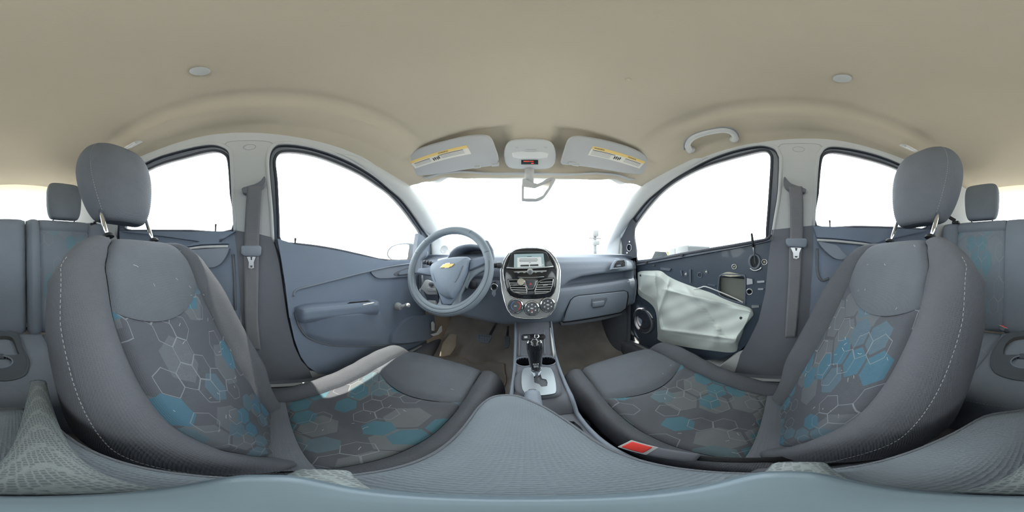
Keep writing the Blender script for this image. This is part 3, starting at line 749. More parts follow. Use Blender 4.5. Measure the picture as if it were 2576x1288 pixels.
# oval cup under the lock rod
ov = [cR2((2225+55*cos(t), 250+75*sin(t)))[0] for t in [2*pi*k/20 for k in range(20)]]
sidetube('rod_guide', side2(ov,s,-0.006), s, -0.006, 0.006, 'frame_paint', d3, closed=True)
sidepoly('rod_guide_well', s, side2(ov,s,-0.001), [], -0.003, 'black', d3, thick=0.003)
sidetube('guide_clip', side2(cR2((2180,320),(2200,340),(2240,345),(2290,325),(2295,310)),s,-0.008), s, -0.008, 0.004, 'metal', d3)
a, b = hside(*cR2((2232,275))[0],s,-0.012), hside(1891,588,s,-0.012)
tube('lock_rod', [a, a.lerp(b,0.5), b], [0.0035,0.003,0.003], 'metal', d3)
tube('lock_pin', [a.lerp(b,0.55), a.lerp(b,0.7), b, b+Vector((0,0,0.003))], [0.004,0.006,0.0045,0.002], 'black', d3)
# mirror mounting triangle with bolt holes
o = sidepoly('mirror_mount', s, side2([(1594,574),(1592,598),(1598,632),(1601,665),(1585,668),(1566,640),(1563,600),(1575,575),(1590,548),(1598,560)],s,-0.004),
             [side2(h_round(1583.5,623,6,8.5),s,-0.004)], -0.004, 'rubber', d3, thick=0.012)
sidetube('bolt_hole_rim', side2(h_round(1583.5,623,6,8.5),s,-0.004), s, -0.006, 0.002, 'metal', d3, closed=True)
for a, b in ((1578,636),(1584,608),(1588,655),(1594,653)): lathe('bolt_hole_rim', [(0.006,0),(0.005,0.003),(0.001,0.003)], hside(a,b,s,-0.006), (-1,-0.3,0), 'chrome', d3, 12)
# door speaker
sp = hside(1617.5,807,s,-0.01); 
spk = lathe('speaker', [(0.092,-0.012),(0.092,0.0),(0.086,0.006),(0.074,0.006),(0.070,0.002),(0.060,-0.004),(0.052,0.002),(0.030,-0.010),(0.022,-0.012),(0.018,-0.005),(0.002,-0.002)], sp, (-1,-0.05,0.05), 'rubber', d3, 36)
tube('speaker_ring', [sp+Vector((-0.005,0.083*cos(t),0.083*sin(t))) for t in [2*pi*k/32 for k in range(32)]], 0.006, 'dark_plastic', spk, 8, True)
sidetube('speaker_glint_rim', side2(cR2((1000,770),(1060,785),(1100,820),(1125,865)),s,-0.014), s, -0.014, 0.005, 'metal', spk)
o = sidepoly('speaker_pod', s, side2(cR2((910,660),(960,650),(1010,690),(1010,720),(1130,740),(1165,850),(1175,1000),(1200,1110),(1080,1130),(960,1060),(900,930),(885,760)),s,0.0), [], -0.006, 'door_metal', d3, thick=0.006, sm=2)

# ---- rear doors
def reardoor(k, name, label, strip, pod, pan, pocketl, pin):
    s = SIGN[k]; d = door(name, k, label)
    sidepoly('inner_panel', s, side2(pan,s,-0.004), [], -0.004, 'door_plastic', d, thick=0.03)
    lo = side2(strip,s,-0.03)
    up = [p for p in pan if p[1] < 600]
    o = sidepoly('upper_trim', s, side2(up,s,-0.022)+list(reversed([(a,b+0.012) for a,b in lo])), [], -0.022, 'door_plastic', d, thick=0.02); bevel(o,0.006,2,50)
    sidetube('bright_strip', lo, s, -0.028, 0.0055, 'trim_light', d)
    n = len(pod)
    o = sidepoly('armrest_pod', s, side2(pod,s,-0.035), [], -0.035, 'dash_plastic', d, thick=0.033, sm=3); bevel(o,0.014,3,50)
    sidetube('pocket_bead', side2(pocketl,s,-0.008), s, -0.008, 0.006, 'dark_plastic', d)
    lockpin(d, *pin, s)
    return d
reardoor('RL', 'door_2', "rear door behind the driver, dark grey trim with pale strip",
  [(440,632),(461,628),(503,622),(540,620.5),(573,620)], [(463,632),(503,627),(567,624),(575,628),(565,650),(548,668),(525,673),(505,664),(480,648)],
  [(592,582),(480,583),(373,582),(300,582),(290,700),(320,820),(600,900),(606,760),(597,640)], [(586,640),(590,700),(592,780)], (543,562,582))
reardoor('RR', 'door_4', "rear door behind the passenger, dark grey trim with pale strip",
  [(2056,604),(2080,605),(2109,607),(2150,611),(2176,614),(2200,618)], [(2060,608),(2080,611),(2105,618),(2118,632),(2132,646),(2122,652),(2104,651),(2086,640),(2070,624)],
  [(2046,569),(2150,573),(2280,576),(2345,578),(2350,700),(2320,820),(2030,900),(2036,760),(2042,640)], [(2056,625),(2056,680),(2066,705),(2085,700)], (2089,553,570))
# ------------------------------------------------------------------ front seats
def curve_at(L, t):
    q = max(0.0,min(1.0,t))*(len(L)-1); i = min(int(q),len(L)-2); return L[i].lerp(L[i+1],q-i)
CZ = [(-0.08,-0.605),(0.0,-0.588),(0.05,-0.576),(0.12,-0.552),(0.2,-0.525),(0.3,-0.495),(0.38,-0.472),(0.46,-0.458),(0.52,-0.458),(0.53,-0.459)]
CBOL = crom([(0.158,-0.004,0),(0.172,0.014,0),(0.195,0.030,0),(0.218,0.026,0),(0.237,0.0,0),(0.246,-0.04,0),(0.247,-0.09,0),(0.240,-0.15,0)],6,False)
CBIN = crom([(0.158,-0.004,0),(0.168,0.012,0),(0.183,0.026,0),(0.198,0.024,0),(0.211,0.002,0),(0.215,-0.035,0),(0.205,-0.085,0),(0.185,-0.15,0)],6,False)
def cush(a, t, dz=0.0):
    """cushion surface: a across from the seat's middle, t from the rear to the rolled front edge"""
    if t <= 0.9: y = -0.05+t/0.9*0.58; z = table(CZ, y)
    else:
        q = (t-0.9)/0.4*radians(125); y = 0.53+0.05*sin(q); z = -0.459-0.05*(1-cos(q))*1.25-(0.03 if t > 1.25 else 0)
    f = min(1, abs(a)/0.245)
    k = sstep(0.35,0.95,t)
    y -= 0.085*k*f**2.6
    z += dz*(1-0.25*k)-0.012*(1-f*f)*(1-k)*0
    if t > 0.9: z += 0
    return y, z
def seat(s, label, hexm):
    cx = s*0.325
    root_ = root('car_seat', (cx, 0.1, -0.79), label, 'car seat', 'front seats')
    def groove(d): return -0.009*exp(-(d/0.007)**2)
    cu = root('cushion', (cx,0.2,-0.6), None, None); cu.parent = root_; cu.location = Vector((cx,0.2,-0.6))-_w(root_)
    AI = 0.158
    yb = lambda a: 0.325+0.045*(a/AI)**2
    tb = lambda a: (yb(a)+0.05)/0.58*0.9
    t0 = (0.045+0.05)/0.58*0.9
    def ins(u, v):
        a = lerp(-AI,AI,u); rc = 0.04
        lo = t0; hi = tb(a); t = lerp(lo,hi,v); y, z = cush(a,t)
        d = min(AI-abs(a), (v)*(hi-lo)*0.64, (1-v)*(hi-lo)*0.64)
        return (cx+a, y, z+groove(d)-0.004*(1-(a/AI)**2))
    patch('patterned_panel', ins, 34, 34, hexm, cu, uvfn=lambda u,v: (u*2*AI+s*0.4, v*0.30))
    def pad(u, v):
        a = lerp(-AI,AI,u); lo = tb(a); t = lerp(lo,1.3,v); y, z = cush(a,t); d = min((AI-abs(a)), v*(1.3-lo)*0.5)
        return (cx+a, y, z+groove(d)+0.010*sin(min(1,v*1.6)*pi)*(1-(a/AI)**4))
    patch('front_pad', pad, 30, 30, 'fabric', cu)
    def band(u, v):
        a = lerp(-AI,AI,u); t = lerp(-0.12,t0,v); y, z = cush(a,max(0,t)); 
        if t < 0: y += t*0.6; z -= 0.01
        return (cx+a, y, z+groove((1-v)*0.12)+0.006*sin(v*pi))
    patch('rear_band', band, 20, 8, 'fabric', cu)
    for q in (-1,1):
        def bol(u, v, q=q):
            p = curve_at(CBIN if q == -s else CBOL,u); t = lerp(-0.1,1.3,v); a = q*lerp(p.x,curve_at(CBOL,u).x,sstep(0.55,0.95,t))
            y, z = cush(a, max(0,t))
            if t < 0: y += t*0.6
            fr = sstep(0.92,1.3,t)
            return (cx+a*(1-0.06*fr), y, z+p.y*(1-0.6*fr)*(0.75+0.25*sstep(0,0.4,t))+groove((u)*0.12))
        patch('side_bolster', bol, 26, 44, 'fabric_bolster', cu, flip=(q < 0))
    # under the cushion: base box, plastic valance, rails
    rbox('seat_base', (cx+s*0.02,0.20,-0.70), (0.38,0.50,0.13), 'black', root_, 0.02)
    for q in (-1,1):
        rbox('seat_rail', (cx+q*0.17,0.15,-0.775), (0.04,0.62,0.03), 'metal', root_, 0.005)
    inner = -s
    rbox('side_valance', (cx+inner*0.188,0.13,-0.675), (0.02,0.46,0.10), 'dark_plastic', root_, 0.01)
    rbox('recliner_cover', (cx+inner*0.212,-0.05,-0.57), (0.03,0.15,0.10), 'dark_plastic', root_, 0.014)
    # ---- backrest
    HW = [(-0.60,0.150),(-0.52,0.188),(-0.42,0.222),(-0.3,0.241),(-0.1,0.250),(-0.02,0.238),(0.02,0.205),(0.045,0.165),(0.07,0.12)]
    BN = Vector((0,0.915,0.403)); BU = Vector((0,-0.403,0.915))
    prof = crom([(-0.58,0,0),(-0.5,0.004,0),(-0.4,0.010,0),(-0.25,0.006,0),(-0.12,0.0,0),(-0.02,0.0,0),(0.025,-0.008,0),(0.047,-0.026,0),(0.058,-0.056,0),(0.050,-0.092,0),(0.02,-0.115,0)],8,False)
    NP = len(prof)-1
    def pv(z):
        for i in range(NP):
            if prof[i+1].x >= z: return (i+(z-prof[i].x)/max(1e-6,prof[i+1].x-prof[i].x))/NP
        return 1
    def back(a, v, d=0.0):
        p = curve_at(prof, v); z, dd = p.x, p.y
        base = Vector((cx+a, -0.03-0.44*(z+0.5), z))
        return base+BN*(dd+d)
    def hw(v):
        p = curve_at(prof, v); w = table(HW, p.x)
        if v > pv(0.047): w = table(HW,0.047)-0.05*((v-pv(0.047))/(1-pv(0.047)))
        return w
    bk = root('backrest', (cx,-0.15,-0.3), None, None); bk.parent = root_; bk.location = Vector((cx,-0.15,-0.3))-_w(root_)
    zb = lambda f: -0.138+0.048*f*f
    def bins(u, v):
        f = lerp(-1,1,u); vt = pv(zb(f)); vv = lerp(0,vt,v); ai = 0.62*hw(vv); d = min((1-abs(f))*ai, (1-v)*0.42)
        return back(f*ai, vv, groove(d)+0.004*(f*f)-0.004)
    patch('patterned_panel', bins, 32, 44, hexm+'_back', bk, uvfn=lambda u,v: (u*0.31+s*0.37, v*0.44+0.9))
    def bpad(u, v):
        f = lerp(-1,1,u); v0 = pv(zb(f)); vv = lerp(v0,1,v); ai = 0.62*hw(vv); d = min((1-abs(f))*ai, v*0.25)
        return back(f*ai, vv, groove(d)+0.010*sin(min(1,v*1.5)*pi)*(1-f**4))
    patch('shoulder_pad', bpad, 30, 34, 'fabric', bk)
    BB = crom([(0.62,-0.004,0),(0.69,0.016,0),(0.78,0.042,0),(0.88,0.046,0),(0.955,0.026,0),(1.0,-0.012,0),(1.01,-0.06,0),(0.98,-0.10,0),(0.85,-0.125,0)],6,False)
    def fade(v):
        z = curve_at(prof,v).x; f = 0.25+0.75*(1-sstep(-0.16,0.03,z))
        return f*(0.55+0.45*sstep(-0.56,-0.40,z)) if v < 0.9 else f
    for q in (-1,1):
        def bbol(u, v, q=q):
            p = curve_at(BB,u); w = hw(v); d = p.y*(fade(v) if p.y > 0 else lerp(1,0.4,sstep(pv(0.02),1,v)))
            return back(q*p.x*w, v, d+groove(u*0.13))
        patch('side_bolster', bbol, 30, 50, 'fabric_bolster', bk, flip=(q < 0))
        if q == inner or True:
            stitches('seam_stitching', [back(q*0.985*hw(v), v, 0.012*fade(v)+0.002)+Vector((q*0.001,0,0)) for v in [i/60*pv(0.0)+0.02 for i in range(58)]], parent=bk)
    def rearp(u, v):
        f = lerp(-1,1,u); vv = lerp(0,0.98,v); w = hw(vv)*0.88
        return back(f*w, vv, -0.125 if curve_at(prof,vv).y > -0.02 else -0.125-curve_at(prof,vv).y)
    patch('rear_cover', rearp, 14, 24, 'dark_plastic', bk, flip=True)
    # ---- headrest with two posts
    HR = [(0.098,0.072,0.026,-0.385),(0.108,0.088,0.040,-0.388),(0.14,0.106,0.052,-0.393),(0.19,0.122,0.058,-0.400),(0.25,0.131,0.059,-0.406),(0.30,0.129,0.057,-0.410),(0.345,0.116,0.051,-0.413),(0.372,0.098,0.041,-0.414),(0.386,0.074,0.028,-0.414),(0.392,0.04,0.012,-0.414)]
    HRc = [crom([(r[0],r[1],r[2]) for r in HR],4,False), crom([(r[0],r[3],0) for r in HR],4,False)]
    def hr(u, v):
        a, b = curve_at(HRc[0],v), curve_at(HRc[1],v); t = 2*pi*u; c_, s_ = cos(t), sin(t); e = 0.68
        return (cx+a.y*math.copysign(abs(c_)**e,c_), b.y+a.z*math.copysign(abs(s_)**e,s_)+0.012*(abs(c_)**3)*-1, a.x)
    hd = patch('headrest', hr, 48, 36, 'fabric', root_, closed_u=True)
    bm = bmesh.new(); bm.from_mesh(hd.data); bmesh.ops.holes_fill(bm, edges=[e for e in bm.edges if e.is_boundary]); bmesh.ops.recalc_face_normals(bm, faces=bm.faces); bm.to_mesh(hd.data); bm.free()
    for q in (-1,1):
        stitches('seam_stitching', [Vector(hr((0.125-0.028) if q > 0 else (0.375+0.028), 0.12+0.8*i/40))*1.0+Vector((0,0.001,0)) for i in range(41)], parent=hd, r=0.0008)
        tube('headrest_post', [(cx+q*0.085,-0.335,0.03),(cx+q*0.085,-0.352,0.075),(cx+q*0.085,-0.385,0.16)], 0.0065, 'chrome', hd, 12)
        lathe('post_collar', [(0.016,0),(0.015,0.006),(0.010,0.010),(0.007,0.011)], (cx+q*0.085,-0.336,0.046), (0,-0.3,1), 'black', hd, 14)
    return root_
ds = seat(-1, "driver's seat in dark grey cloth with blue hexagon panels, behind the steering wheel", 'fabric_hexagons')
ps = seat(1, "passenger's seat in dark grey cloth with blue hexagon panels, beside the stripped door", 'fabric_hexagons')

# ------------------------------------------------------------------ centre armrest on the driver's seat, with cloth cover
AR = [(-0.072,0.0),(-0.070,0.06),(-0.074,0.149),(-0.073,0.19),(-0.062,0.216),(-0.038,0.223),(-0.018,0.212),(0.004,0.187),(0.022,0.146),(0.030,0.095),(0.036,0.04),(0.045,-0.03),(0.049,-0.075),(0.046,-0.115),(0.034,-0.162),(0.004,-0.182),(-0.030,-0.190),(-0.052,-0.165),(-0.064,-0.10),(-0.070,-0.05)]
ARc = crom([(a,b,0) for a,b in AR],4)
am = root('armrest_console', (-0.01,0.0,-0.33), 'grey cloth centre armrest standing between the two front seats', 'armrest')
def armr(u, v):
    p = curve_at(ARc+[ARc[0]],u); c = Vector((-0.013,0.01,0))
    K = [(0.0,0.004),(0.5,0.003),(0.85,0.0),(0.95,-0.004),(1.0,-0.014),(1.0,-0.035),(0.985,-0.055),(0.92,-0.066),(0.5,-0.070),(0.0,-0.070)]
    q = v*(len(K)-1); i = min(int(q),len(K)-2); k = lerp(K[i][0],K[i+1][0],q-i); z = lerp(K[i][1],K[i+1][1],q-i)
    d = p-c
    return (c.x+d.x*k, c.y+d.y*k, -0.245+z)
patch('padded_lid', armr, 80, 36, 'armrest_cloth', am, flip=False)
tube('lid_piping', [ (p.x,p.y,-0.2585) for p in ARc], 0.003, 'fabric', am, 6, True)
rbox('armrest_stem', (-0.02,-0.09,-0.46), (0.055,0.10,0.32), 'dark_plastic', am, 0.015)

# ------------------------------------------------------------------ mini tripod under the camera
tp = root('mini_tripod', (-0.02,0,-0.245), 'small pale grey camera tripod with scaly rubber legs on the armrest', 'tripod')
def body(u, v):
    K = [(-0.158,0.020,0.006),(-0.160,0.037,0.013),(-0.165,0.0405,0.0150),(-0.185,0.041,0.0155),(-0.215,0.0435,0.019),(-0.236,0.046,0.024),(-0.243,0.046,0.024)]
    q = v*(len(K)-1); i = min(int(q),len(K)-2); z, a, b = [lerp(K[i][j],K[i+1][j],q-i) for j in range(3)]
    t = 2*pi*u; e = 0.75; c_, s_ = cos(t), sin(t)
    return (-0.018+a*math.copysign(abs(c_)**e,c_), -0.001+b*math.copysign(abs(s_)**e,s_), z)
bo = patch('camera_grip', body, 40, 18, 'tripod_metal', tp, closed_u=True, flip=True)
bm = bmesh.new(); bm.from_mesh(bo.data); bmesh.ops.holes_fill(bm, edges=[e for e in bm.edges if e.is_boundary]); bm.to_mesh(bo.data); bm.free()
def leg(tip, root_pt, r0, r1):
    a, b = Vector(root_pt), Vector(tip)
    tube('tripod_leg', [a, a.lerp(b,0.3), a.lerp(b,0.6), a.lerp(b,0.93), a.lerp(b,0.98), b], [r0, lerp(r0,r1,.3), lerp(r0,r1,.6), r1, r1*0.9, r1*0.5], 'scaled_rubber', tp, 16, flat=0.55)
    d = (b-a).normalized(); tube('foot_band', [b-d*0.010, b-d*0.003], [r1*1.03,r1*0.98], 'armrest_cloth', tp, 16, flat=0.55)
leg((-0.058,-0.252,-0.247), (-0.026,-0.022,-0.226), 0.020, 0.0135)
leg((-0.078,0.020,-0.233), (-0.045,0.004,-0.230), 0.014, 0.010)
leg((0.052,-0.008,-0.233), (0.012,-0.004,-0.230), 0.014, 0.012)

# ------------------------------------------------------------------ rear seats
bench = root('rear_bench', (0,-0.7,-0.79), 'dark cloth split rear bench with two headrests across the back of the cabin', 'rear seat')
def sub(name, loc, parent):
    e = root(name, loc, None, None); e.parent = parent; e.location = Vector(loc)-_w(parent); return e
def rearback(x0, x1, ins):
    r_ = sub('backrest', ((x0+x1)/2,-0.9,-0.43), bench)
    K = crom([(-0.44,-0.85,0),(-0.40,-0.845,0),(-0.25,-0.872,0),(0.0,-0.902,0),(0.15,-0.922,0),(0.19,-0.932,0),(0.215,-0.955,0),(0.218,-0.985,0),(0.19,-1.01,0)],6,False)
    def sur(x, v, d=0):
        p = curve_at(K,v); e = min(x-x0, x1-x); ed = 0.03*(1-sstep(0,0.03,e))
        top = 0.03*(1-sstep(0,0.06,e))*sstep(0.75,1,v)
        return Vector((x, p.y-ed+d, p.x-top))
    def bol(x):
        # outside the insert the back swells forward a little
        e = 0
        if x < ins[0]: e = sin(min(1,(ins[0]-x)/max(0.02,ins[0]-x0))*pi)
        if x > ins[1]: e = sin(min(1,(x-ins[1])/max(0.02,x1-ins[1]))*pi)
        return 0.022*max(0,e)
    g = lambda d: -0.008*exp(-(d/0.008)**2)
    patch('plain_bolster', lambda u,v: sur(lerp(x0,ins[0],u),v,bol(lerp(x0,ins[0],u))+g(1-u)*0+g((1-u)*(ins[0]-x0))), 18, 40, 'fabric_rear', r_)
    patch('plain_bolster', lambda u,v: sur(lerp(ins[1],x1,u),v,bol(lerp(ins[1],x1,u))+g(u*(x1-ins[1]))), 18, 40, 'fabric_rear', r_)
    vt = 0.50
    patch('patterned_panel', lambda u,v: sur(lerp(ins[0],ins[1],u),v*vt,g(min(u,1-u)*(ins[1]-ins[0]))+g((1-v)*0.3)), 24, 30, 'fabric_hexagons_rear', r_, uvfn=lambda u,v: (u*(ins[1]-ins[0])+x0,v*0.4))
    patch('shoulder_pad', lambda u,v: sur(lerp(ins[0],ins[1],u),lerp(vt,1,v),g(min(u,1-u)*(ins[1]-ins[0]))+g(v*0.3)+0.008*sin(v*pi)), 24, 24, 'fabric_rear', r_)
    patch('rear_cover', lambda u,v: Vector((lerp(x0,x1,u),-1.01,lerp(-0.44,0.19,v))), 4, 4, 'carpet', r_, flip=True)
    hx0 = (ins[0]+ins[1])/2
    HRr = crom([(0.225,0.075,0.02),(0.235,0.09,0.035),(0.27,0.102,0.044),(0.33,0.108,0.047),(0.40,0.108,0.046),(0.445,0.100,0.040),(0.462,0.085,0.03),(0.468,0.05,0.012)],4,False)
    def hr(u, v):
        a = curve_at(HRr,v); t = 2*pi*u; c_, s_ = cos(t), sin(t); e = 0.55
        return (hx0+a.y*math.copysign(abs(c_)**e,c_), -0.955+a.z*math.copysign(abs(s_)**e,s_), a.x)
    hd = patch('headrest', hr, 36, 28, 'fabric_rear', bench, closed_u=True)
    bm = bmesh.new(); bm.from_mesh(hd.data); bmesh.ops.holes_fill(bm, edges=[e for e in bm.edges if e.is_boundary]); bmesh.ops.recalc_face_normals(bm, faces=bm.faces); bm.to_mesh(hd.data); bm.free()
    for q in (-1,1): tube('headrest_post', [(hx0+q*0.068,-0.955,0.19),(hx0+q*0.068,-0.955,0.30)], 0.005, 'chrome', hd, 10)
    return r_
rearback(-0.605, -0.092, (-0.48,-0.168))
rearback(-0.088, 0.605, (0.165,0.475))
rc = sub('cushion', (0,-0.6,-0.6), bench)
KC = crom([(-0.86,-0.45,0),(-0.80,-0.435,0),(-0.6,-0.425,0),(-0.45,-0.415,0),(-0.38,-0.420,0),(-0.345,-0.445,0),(-0.335,-0.48,0),(-0.345,-0.56,0),(-0.36,-0.66,0),(-0.37,-0.76,0)],6,False)
def rcs(x, v, d=0.0):
    p = curve_at(KC,v); return Vector((x, p.x, p.y+d))
g_ = lambda d: -0.008*exp(-(d/0.008)**2)
patch('plain_bolster', lambda u,v: rcs(lerp(-0.605,-0.47,u),v,0.012*sin(u*pi)), 12, 40, 'fabric_rear', rc)
patch('plain_bolster', lambda u,v: rcs(lerp(0.47,0.605,u),v,0.012*sin(u*pi)), 12, 40, 'fabric_rear', rc)
for q in (-1,1):
    a0, a1 = (-0.47,-0.165) if q < 0 else (0.165,0.47)
    patch('patterned_panel', lambda u,v: rcs(lerp(a0,a1,u),v*0.42,-0.008+g_(min(u,1-u)*0.3)), 22, 22, 'fabric_hexagons_rear', rc, uvfn=lambda u,v:(u*0.3+q,v*0.4))
    patch('front_pad', lambda u,v: rcs(lerp(a0,a1,u),lerp(0.42,1,v),-0.008+0.008*sin(v*pi)+g_(min(u,1-u)*0.3)), 22, 22, 'fabric_rear', rc)
patch('middle_band', lambda u,v: rcs(lerp(-0.165,0.165,u),v,0.004+g_(min(u,1-u)*0.33)), 24, 40, 'fabric_rear', rc)
stitches('seam_stitching', [rcs(x,0.60,0.003)+Vector((0,0.004,0)) for x in [-0.3+i*0.02 for i in range(31)]], parent=rc, r=0.0007)
# cup holder console let into the rear bench
ch = root('rear_cup_holder', (0.03,-0.6,-0.42), 'black moulded cup holder tray between the two rear seats', 'cup holder')
tray = [(2494,905),(2500,880),(2520,850),(2545,836),(2576,832),(2606,833),(2622,842),(2630,870),(2645,900),(2646,920),(2636,943),(2600,955),(2560,954),(2520,944),(2500,930)]
TP = [hz(a,b,-0.408) for a,b in tray]; TPc = crom(TP,3)
well = [hz(a,b,-0.408) for a,b in ((2524,890),(2530,865),(2550,849),(2576,845),(2600,846),(2612,856),(2620,880),(2624,891),(2600,893),(2570,892),(2545,892))]
def circ(cx_, cy_, r, n=20, z=-0.408): return [Vector((cx_+r*cos(2*pi*i/n), cy_+r*sin(2*pi*i/n), z)) for i in range(n)]
cc = hz(2575,912,-0.408); cr0 = 0.042
cc.y -= 0.006
well = [w for w in well]
plate = polyhole('tray_plate', TPc, [crom(well,2), circ(cc.x,cc.y,cr0)], (0,0,-0.012), 'tray_plastic', ch)
tube('tray_edge', [p+Vector((0,0,-0.003)) for p in TPc], 0.005, 'tray_plastic', ch, 8, True)
def cup(u, v):
    K = [(1.0,0),(0.98,-0.03),(0.92,-0.075),(0.0,-0.075)]; q = v*3; i = min(int(q),2); k = lerp(K[i][0],K[i+1][0],q-i); z = lerp(K[i][1],K[i+1][1],q-i)
    return (cc.x+cr0*k*cos(2*pi*u), cc.y+cr0*k*sin(2*pi*u), -0.409+z)
patch('cup_well', cup, 24, 12, 'black', ch, closed_u=True, flip=True)
wc = sum(well,Vector((0,0,0)))/len(well); WCc = crom(well,2)+[crom(well,2)[0]]
def wel(u, v):
    p = curve_at(WCc,u); K = [(1.0,0),(0.96,-0.02),(0.88,-0.038),(0.0,-0.038)]; q = v*3; i = min(int(q),2); k = lerp(K[i][0],K[i+1][0],q-i); z = lerp(K[i][1],K[i+1][1],q-i)
    d = p-wc; return (wc.x+d.x*k, wc.y+d.y*k, -0.409+z)
patch('tray_well', wel, 44, 12, 'dirty_rubber', ch, flip=True)
tube('cup_rim', circ(cc.x,cc.y,cr0+0.001), 0.003, 'dash_plastic', ch, 8, True)
rbox('cup_divider', (cc.x+0.005,cc.y-0.045,-0.422), (0.035,0.03,0.035), 'tray_plastic', ch, 0.008)
# ------------------------------------------------------------------ dashboard
dash = root('dashboard', (0,0.85,-0.35), 'grey moulded dashboard with glove box under the windscreen', 'dashboard')
yf = lambda x: 0.690+0.24*max(0,abs(x)-0.12)
LIP = [(-0.64,-0.095),(0.0,-0.15),(0.10,-0.15),(0.14,-0.132),(0.18,-0.108),(0.24,-0.094),(0.34,-0.089),(0.64,-0.086)]
def dprof(x):
    f = yf(x); lip = table(LIP,x) if x > 0 else -0.10; rec = 0.065*sstep(0.10,0.20,x)*(1-sstep(0.575,0.605,x)); e = sstep(0.55,0.64,abs(x))*0.02
    tl = -0.142
    if x <= 0.1: tl = lip-0.006
    end = 0.0
    return [(1.18,-0.075),(1.10,-0.030),(0.98,0.002),(0.88,0.012-e),(0.80,0.008-e),(f+0.035,-0.006-e),(f+0.008,-0.030),(f-0.002,-0.060),(f-0.004,lip+0.008),(f,lip),(f+rec*0.9,lip-0.002),(f+rec,lip-0.010),(f+rec,tl+0.004),(f+rec*0.4,tl+0.001),(f-0.002,tl),(f-0.010,tl-0.012),(f-0.012,tl-0.03),(f-0.004,-0.25),(f+0.012,-0.305),(f+0.03,-0.322),(f+0.10,-0.335),(f+0.30,-0.34)]
def dfn(u, v):
    x = lerp(-0.625,0.615,u); P = dprof(x); q = v*(len(P)-1); i = min(int(q),len(P)-2); t = q-i
    sm = t
    return (x, lerp(P[i][0],P[i+1][0],sm), lerp(P[i][1],P[i+1][1],sm))
dm = patch('dash_moulding', dfn, 120, 84, 'dash_plastic', dash, flip=True)
# right end cap
P = dprof(0.615); slab('end_cap', [(0.616,a,b) for a,b in P], (0.012,0,0), 'dash_plastic', dash)
P = dprof(-0.625); slab('end_cap', [(-0.626,a,b) for a,b in P], (-0.012,0,0), 'dash_plastic', dash)
DP = Plane((0.12,0.690,0),(0.2333,-0.9724,0))
# glove box door
gb = [(1436,756),(1445,748),(1457,744),(1515,738),(1570,732),(1579,735),(1580,746),(1575,776),(1562,786),(1490,800),(1417,811),(1424,785)]
DG = Plane(DP.p0+Vector((0,0.004,-0.24)),(0.2333,-0.9724,-0.06))
gd = slabpx('glove_box_door', gb, DG, 0.03, 'dash_plastic', dash, off=0.016, bev=0.006)
ringpx('glove_box_gap', outset(gb,1.6), gb, DG, 0.004, 'black', dash, off=0.013)
hd_ = cR2((470,652),(500,648),(630,636),(636,658),(602,733),(482,754),(466,722))
slabpx('handle_recess', hd_, DG, 0.004, 'dark_plastic', gd, off=0.0185, bev=0.001)
slabpx('handle_paddle', cR2((478,690),(610,672),(600,728),(484,748)), DG, 0.012, 'dash_plastic', gd, off=0.026, bev=0.004)
# lower trim strip beneath the glove box
slabpx('lower_strip', [(1410,812),(1490,802),(1564,787),(1566,792),(1520,805),(1412,820)], DG, 0.05, 'dark_plastic', dash, off=0.006, bev=0.004)
# passenger side air vent
VP = Plane((0.52,0.755,-0.03),(0.10,-0.93,0.20))
vo = cR2((680,332),(695,285),(712,250),(742,228),(820,219),(832,222),(846,262),(846,305),(838,315),(760,325))
vi = cR2((700,318),(712,280),(728,255),(750,240),(815,233),(828,262),(828,300),(815,307),(760,312))
vt = root('side_vent', VP.hit(1557,664), None, None); vt.parent = dash; vt.location = VP.hit(1557,664)-_w(dash)
slabpx('vent_well', outset(vi,1.0), VP, 0.004, 'black', vt, off=-0.004)
ringpx('vent_frame', vo, vi, VP, 0.018, 'dash_plastic', vt, off=0.012)
for i in range(5):
    y0 = 244+i*15
    slabpx('vent_slat', cR2((725-i*5,y0+2),(820,y0-5),(823,y0),(725-i*5,y0+7)), VP, 0.008, 'vent_slat', vt, off=0.008)
slabpx('vent_tab', cR2((735,288),(780,283),(782,296),(738,301)), VP, 0.006, 'dash_plastic', vt, off=0.013, bev=0.001)
# airbag mark at the dash end
EP = Plane((0.60,0.80,-0.1),(0.3,-0.95,0))
slabpx('airbag_mark', cR2((852,464),(885,459),(886,468),(853,473)), Plane((0.60,yf(0.6)-0.014,-0.15),(0.2333,-0.9724,0)), 0.001, 'lettering', dash, off=0.002)

# driver side: switch panel left of the column
SW = Plane((-0.47,0.755,-0.12),(0.05,-0.97,0.22))
c2 = crop(1010,560,5.152)
sw = slabpx('switch_panel', c2((235,860),(300,745),(335,738),(420,780),(440,800),(450,935),(340,935),(310,920),(285,890)), SW, 0.03, 'trim_light', dash, off=0.012, bev=0.005)  # pale trim colour paints the sunlight onto this dash plastic
slabpx('switch', c2((325,842),(345,838),(440,860),(445,898),(345,893),(328,880)), SW, 0.008, 'visor', sw, off=0.017, bev=0.003)
lathe('dimmer_knob', [(0.013,0),(0.012,0.012),(0.009,0.016),(0.001,0.017)], SW.hit(*c2((390,800))[0],0.012), SW.n, 'dark_plastic', sw, 16)
slabpx('side_fillet', c2((225,870),(300,760),(290,900),(330,1010),(300,1000),(250,930)), SW, 0.02, 'dash_plastic', dash, off=0.004, bev=0.004)
slabpx('lower_flap', c2((330,1005),(430,1010),(448,1060),(440,1075),(340,1040)), SW, 0.02, 'visor', dash, off=0.008, bev=0.005)
# left outlet vent seen through the wheel
slabpx('outlet_ledge', c2((470,462),(545,447),(540,460),(480,470)), Plane((0,0.86,0),(0,-1,0)), 0.01, 'black', dash)

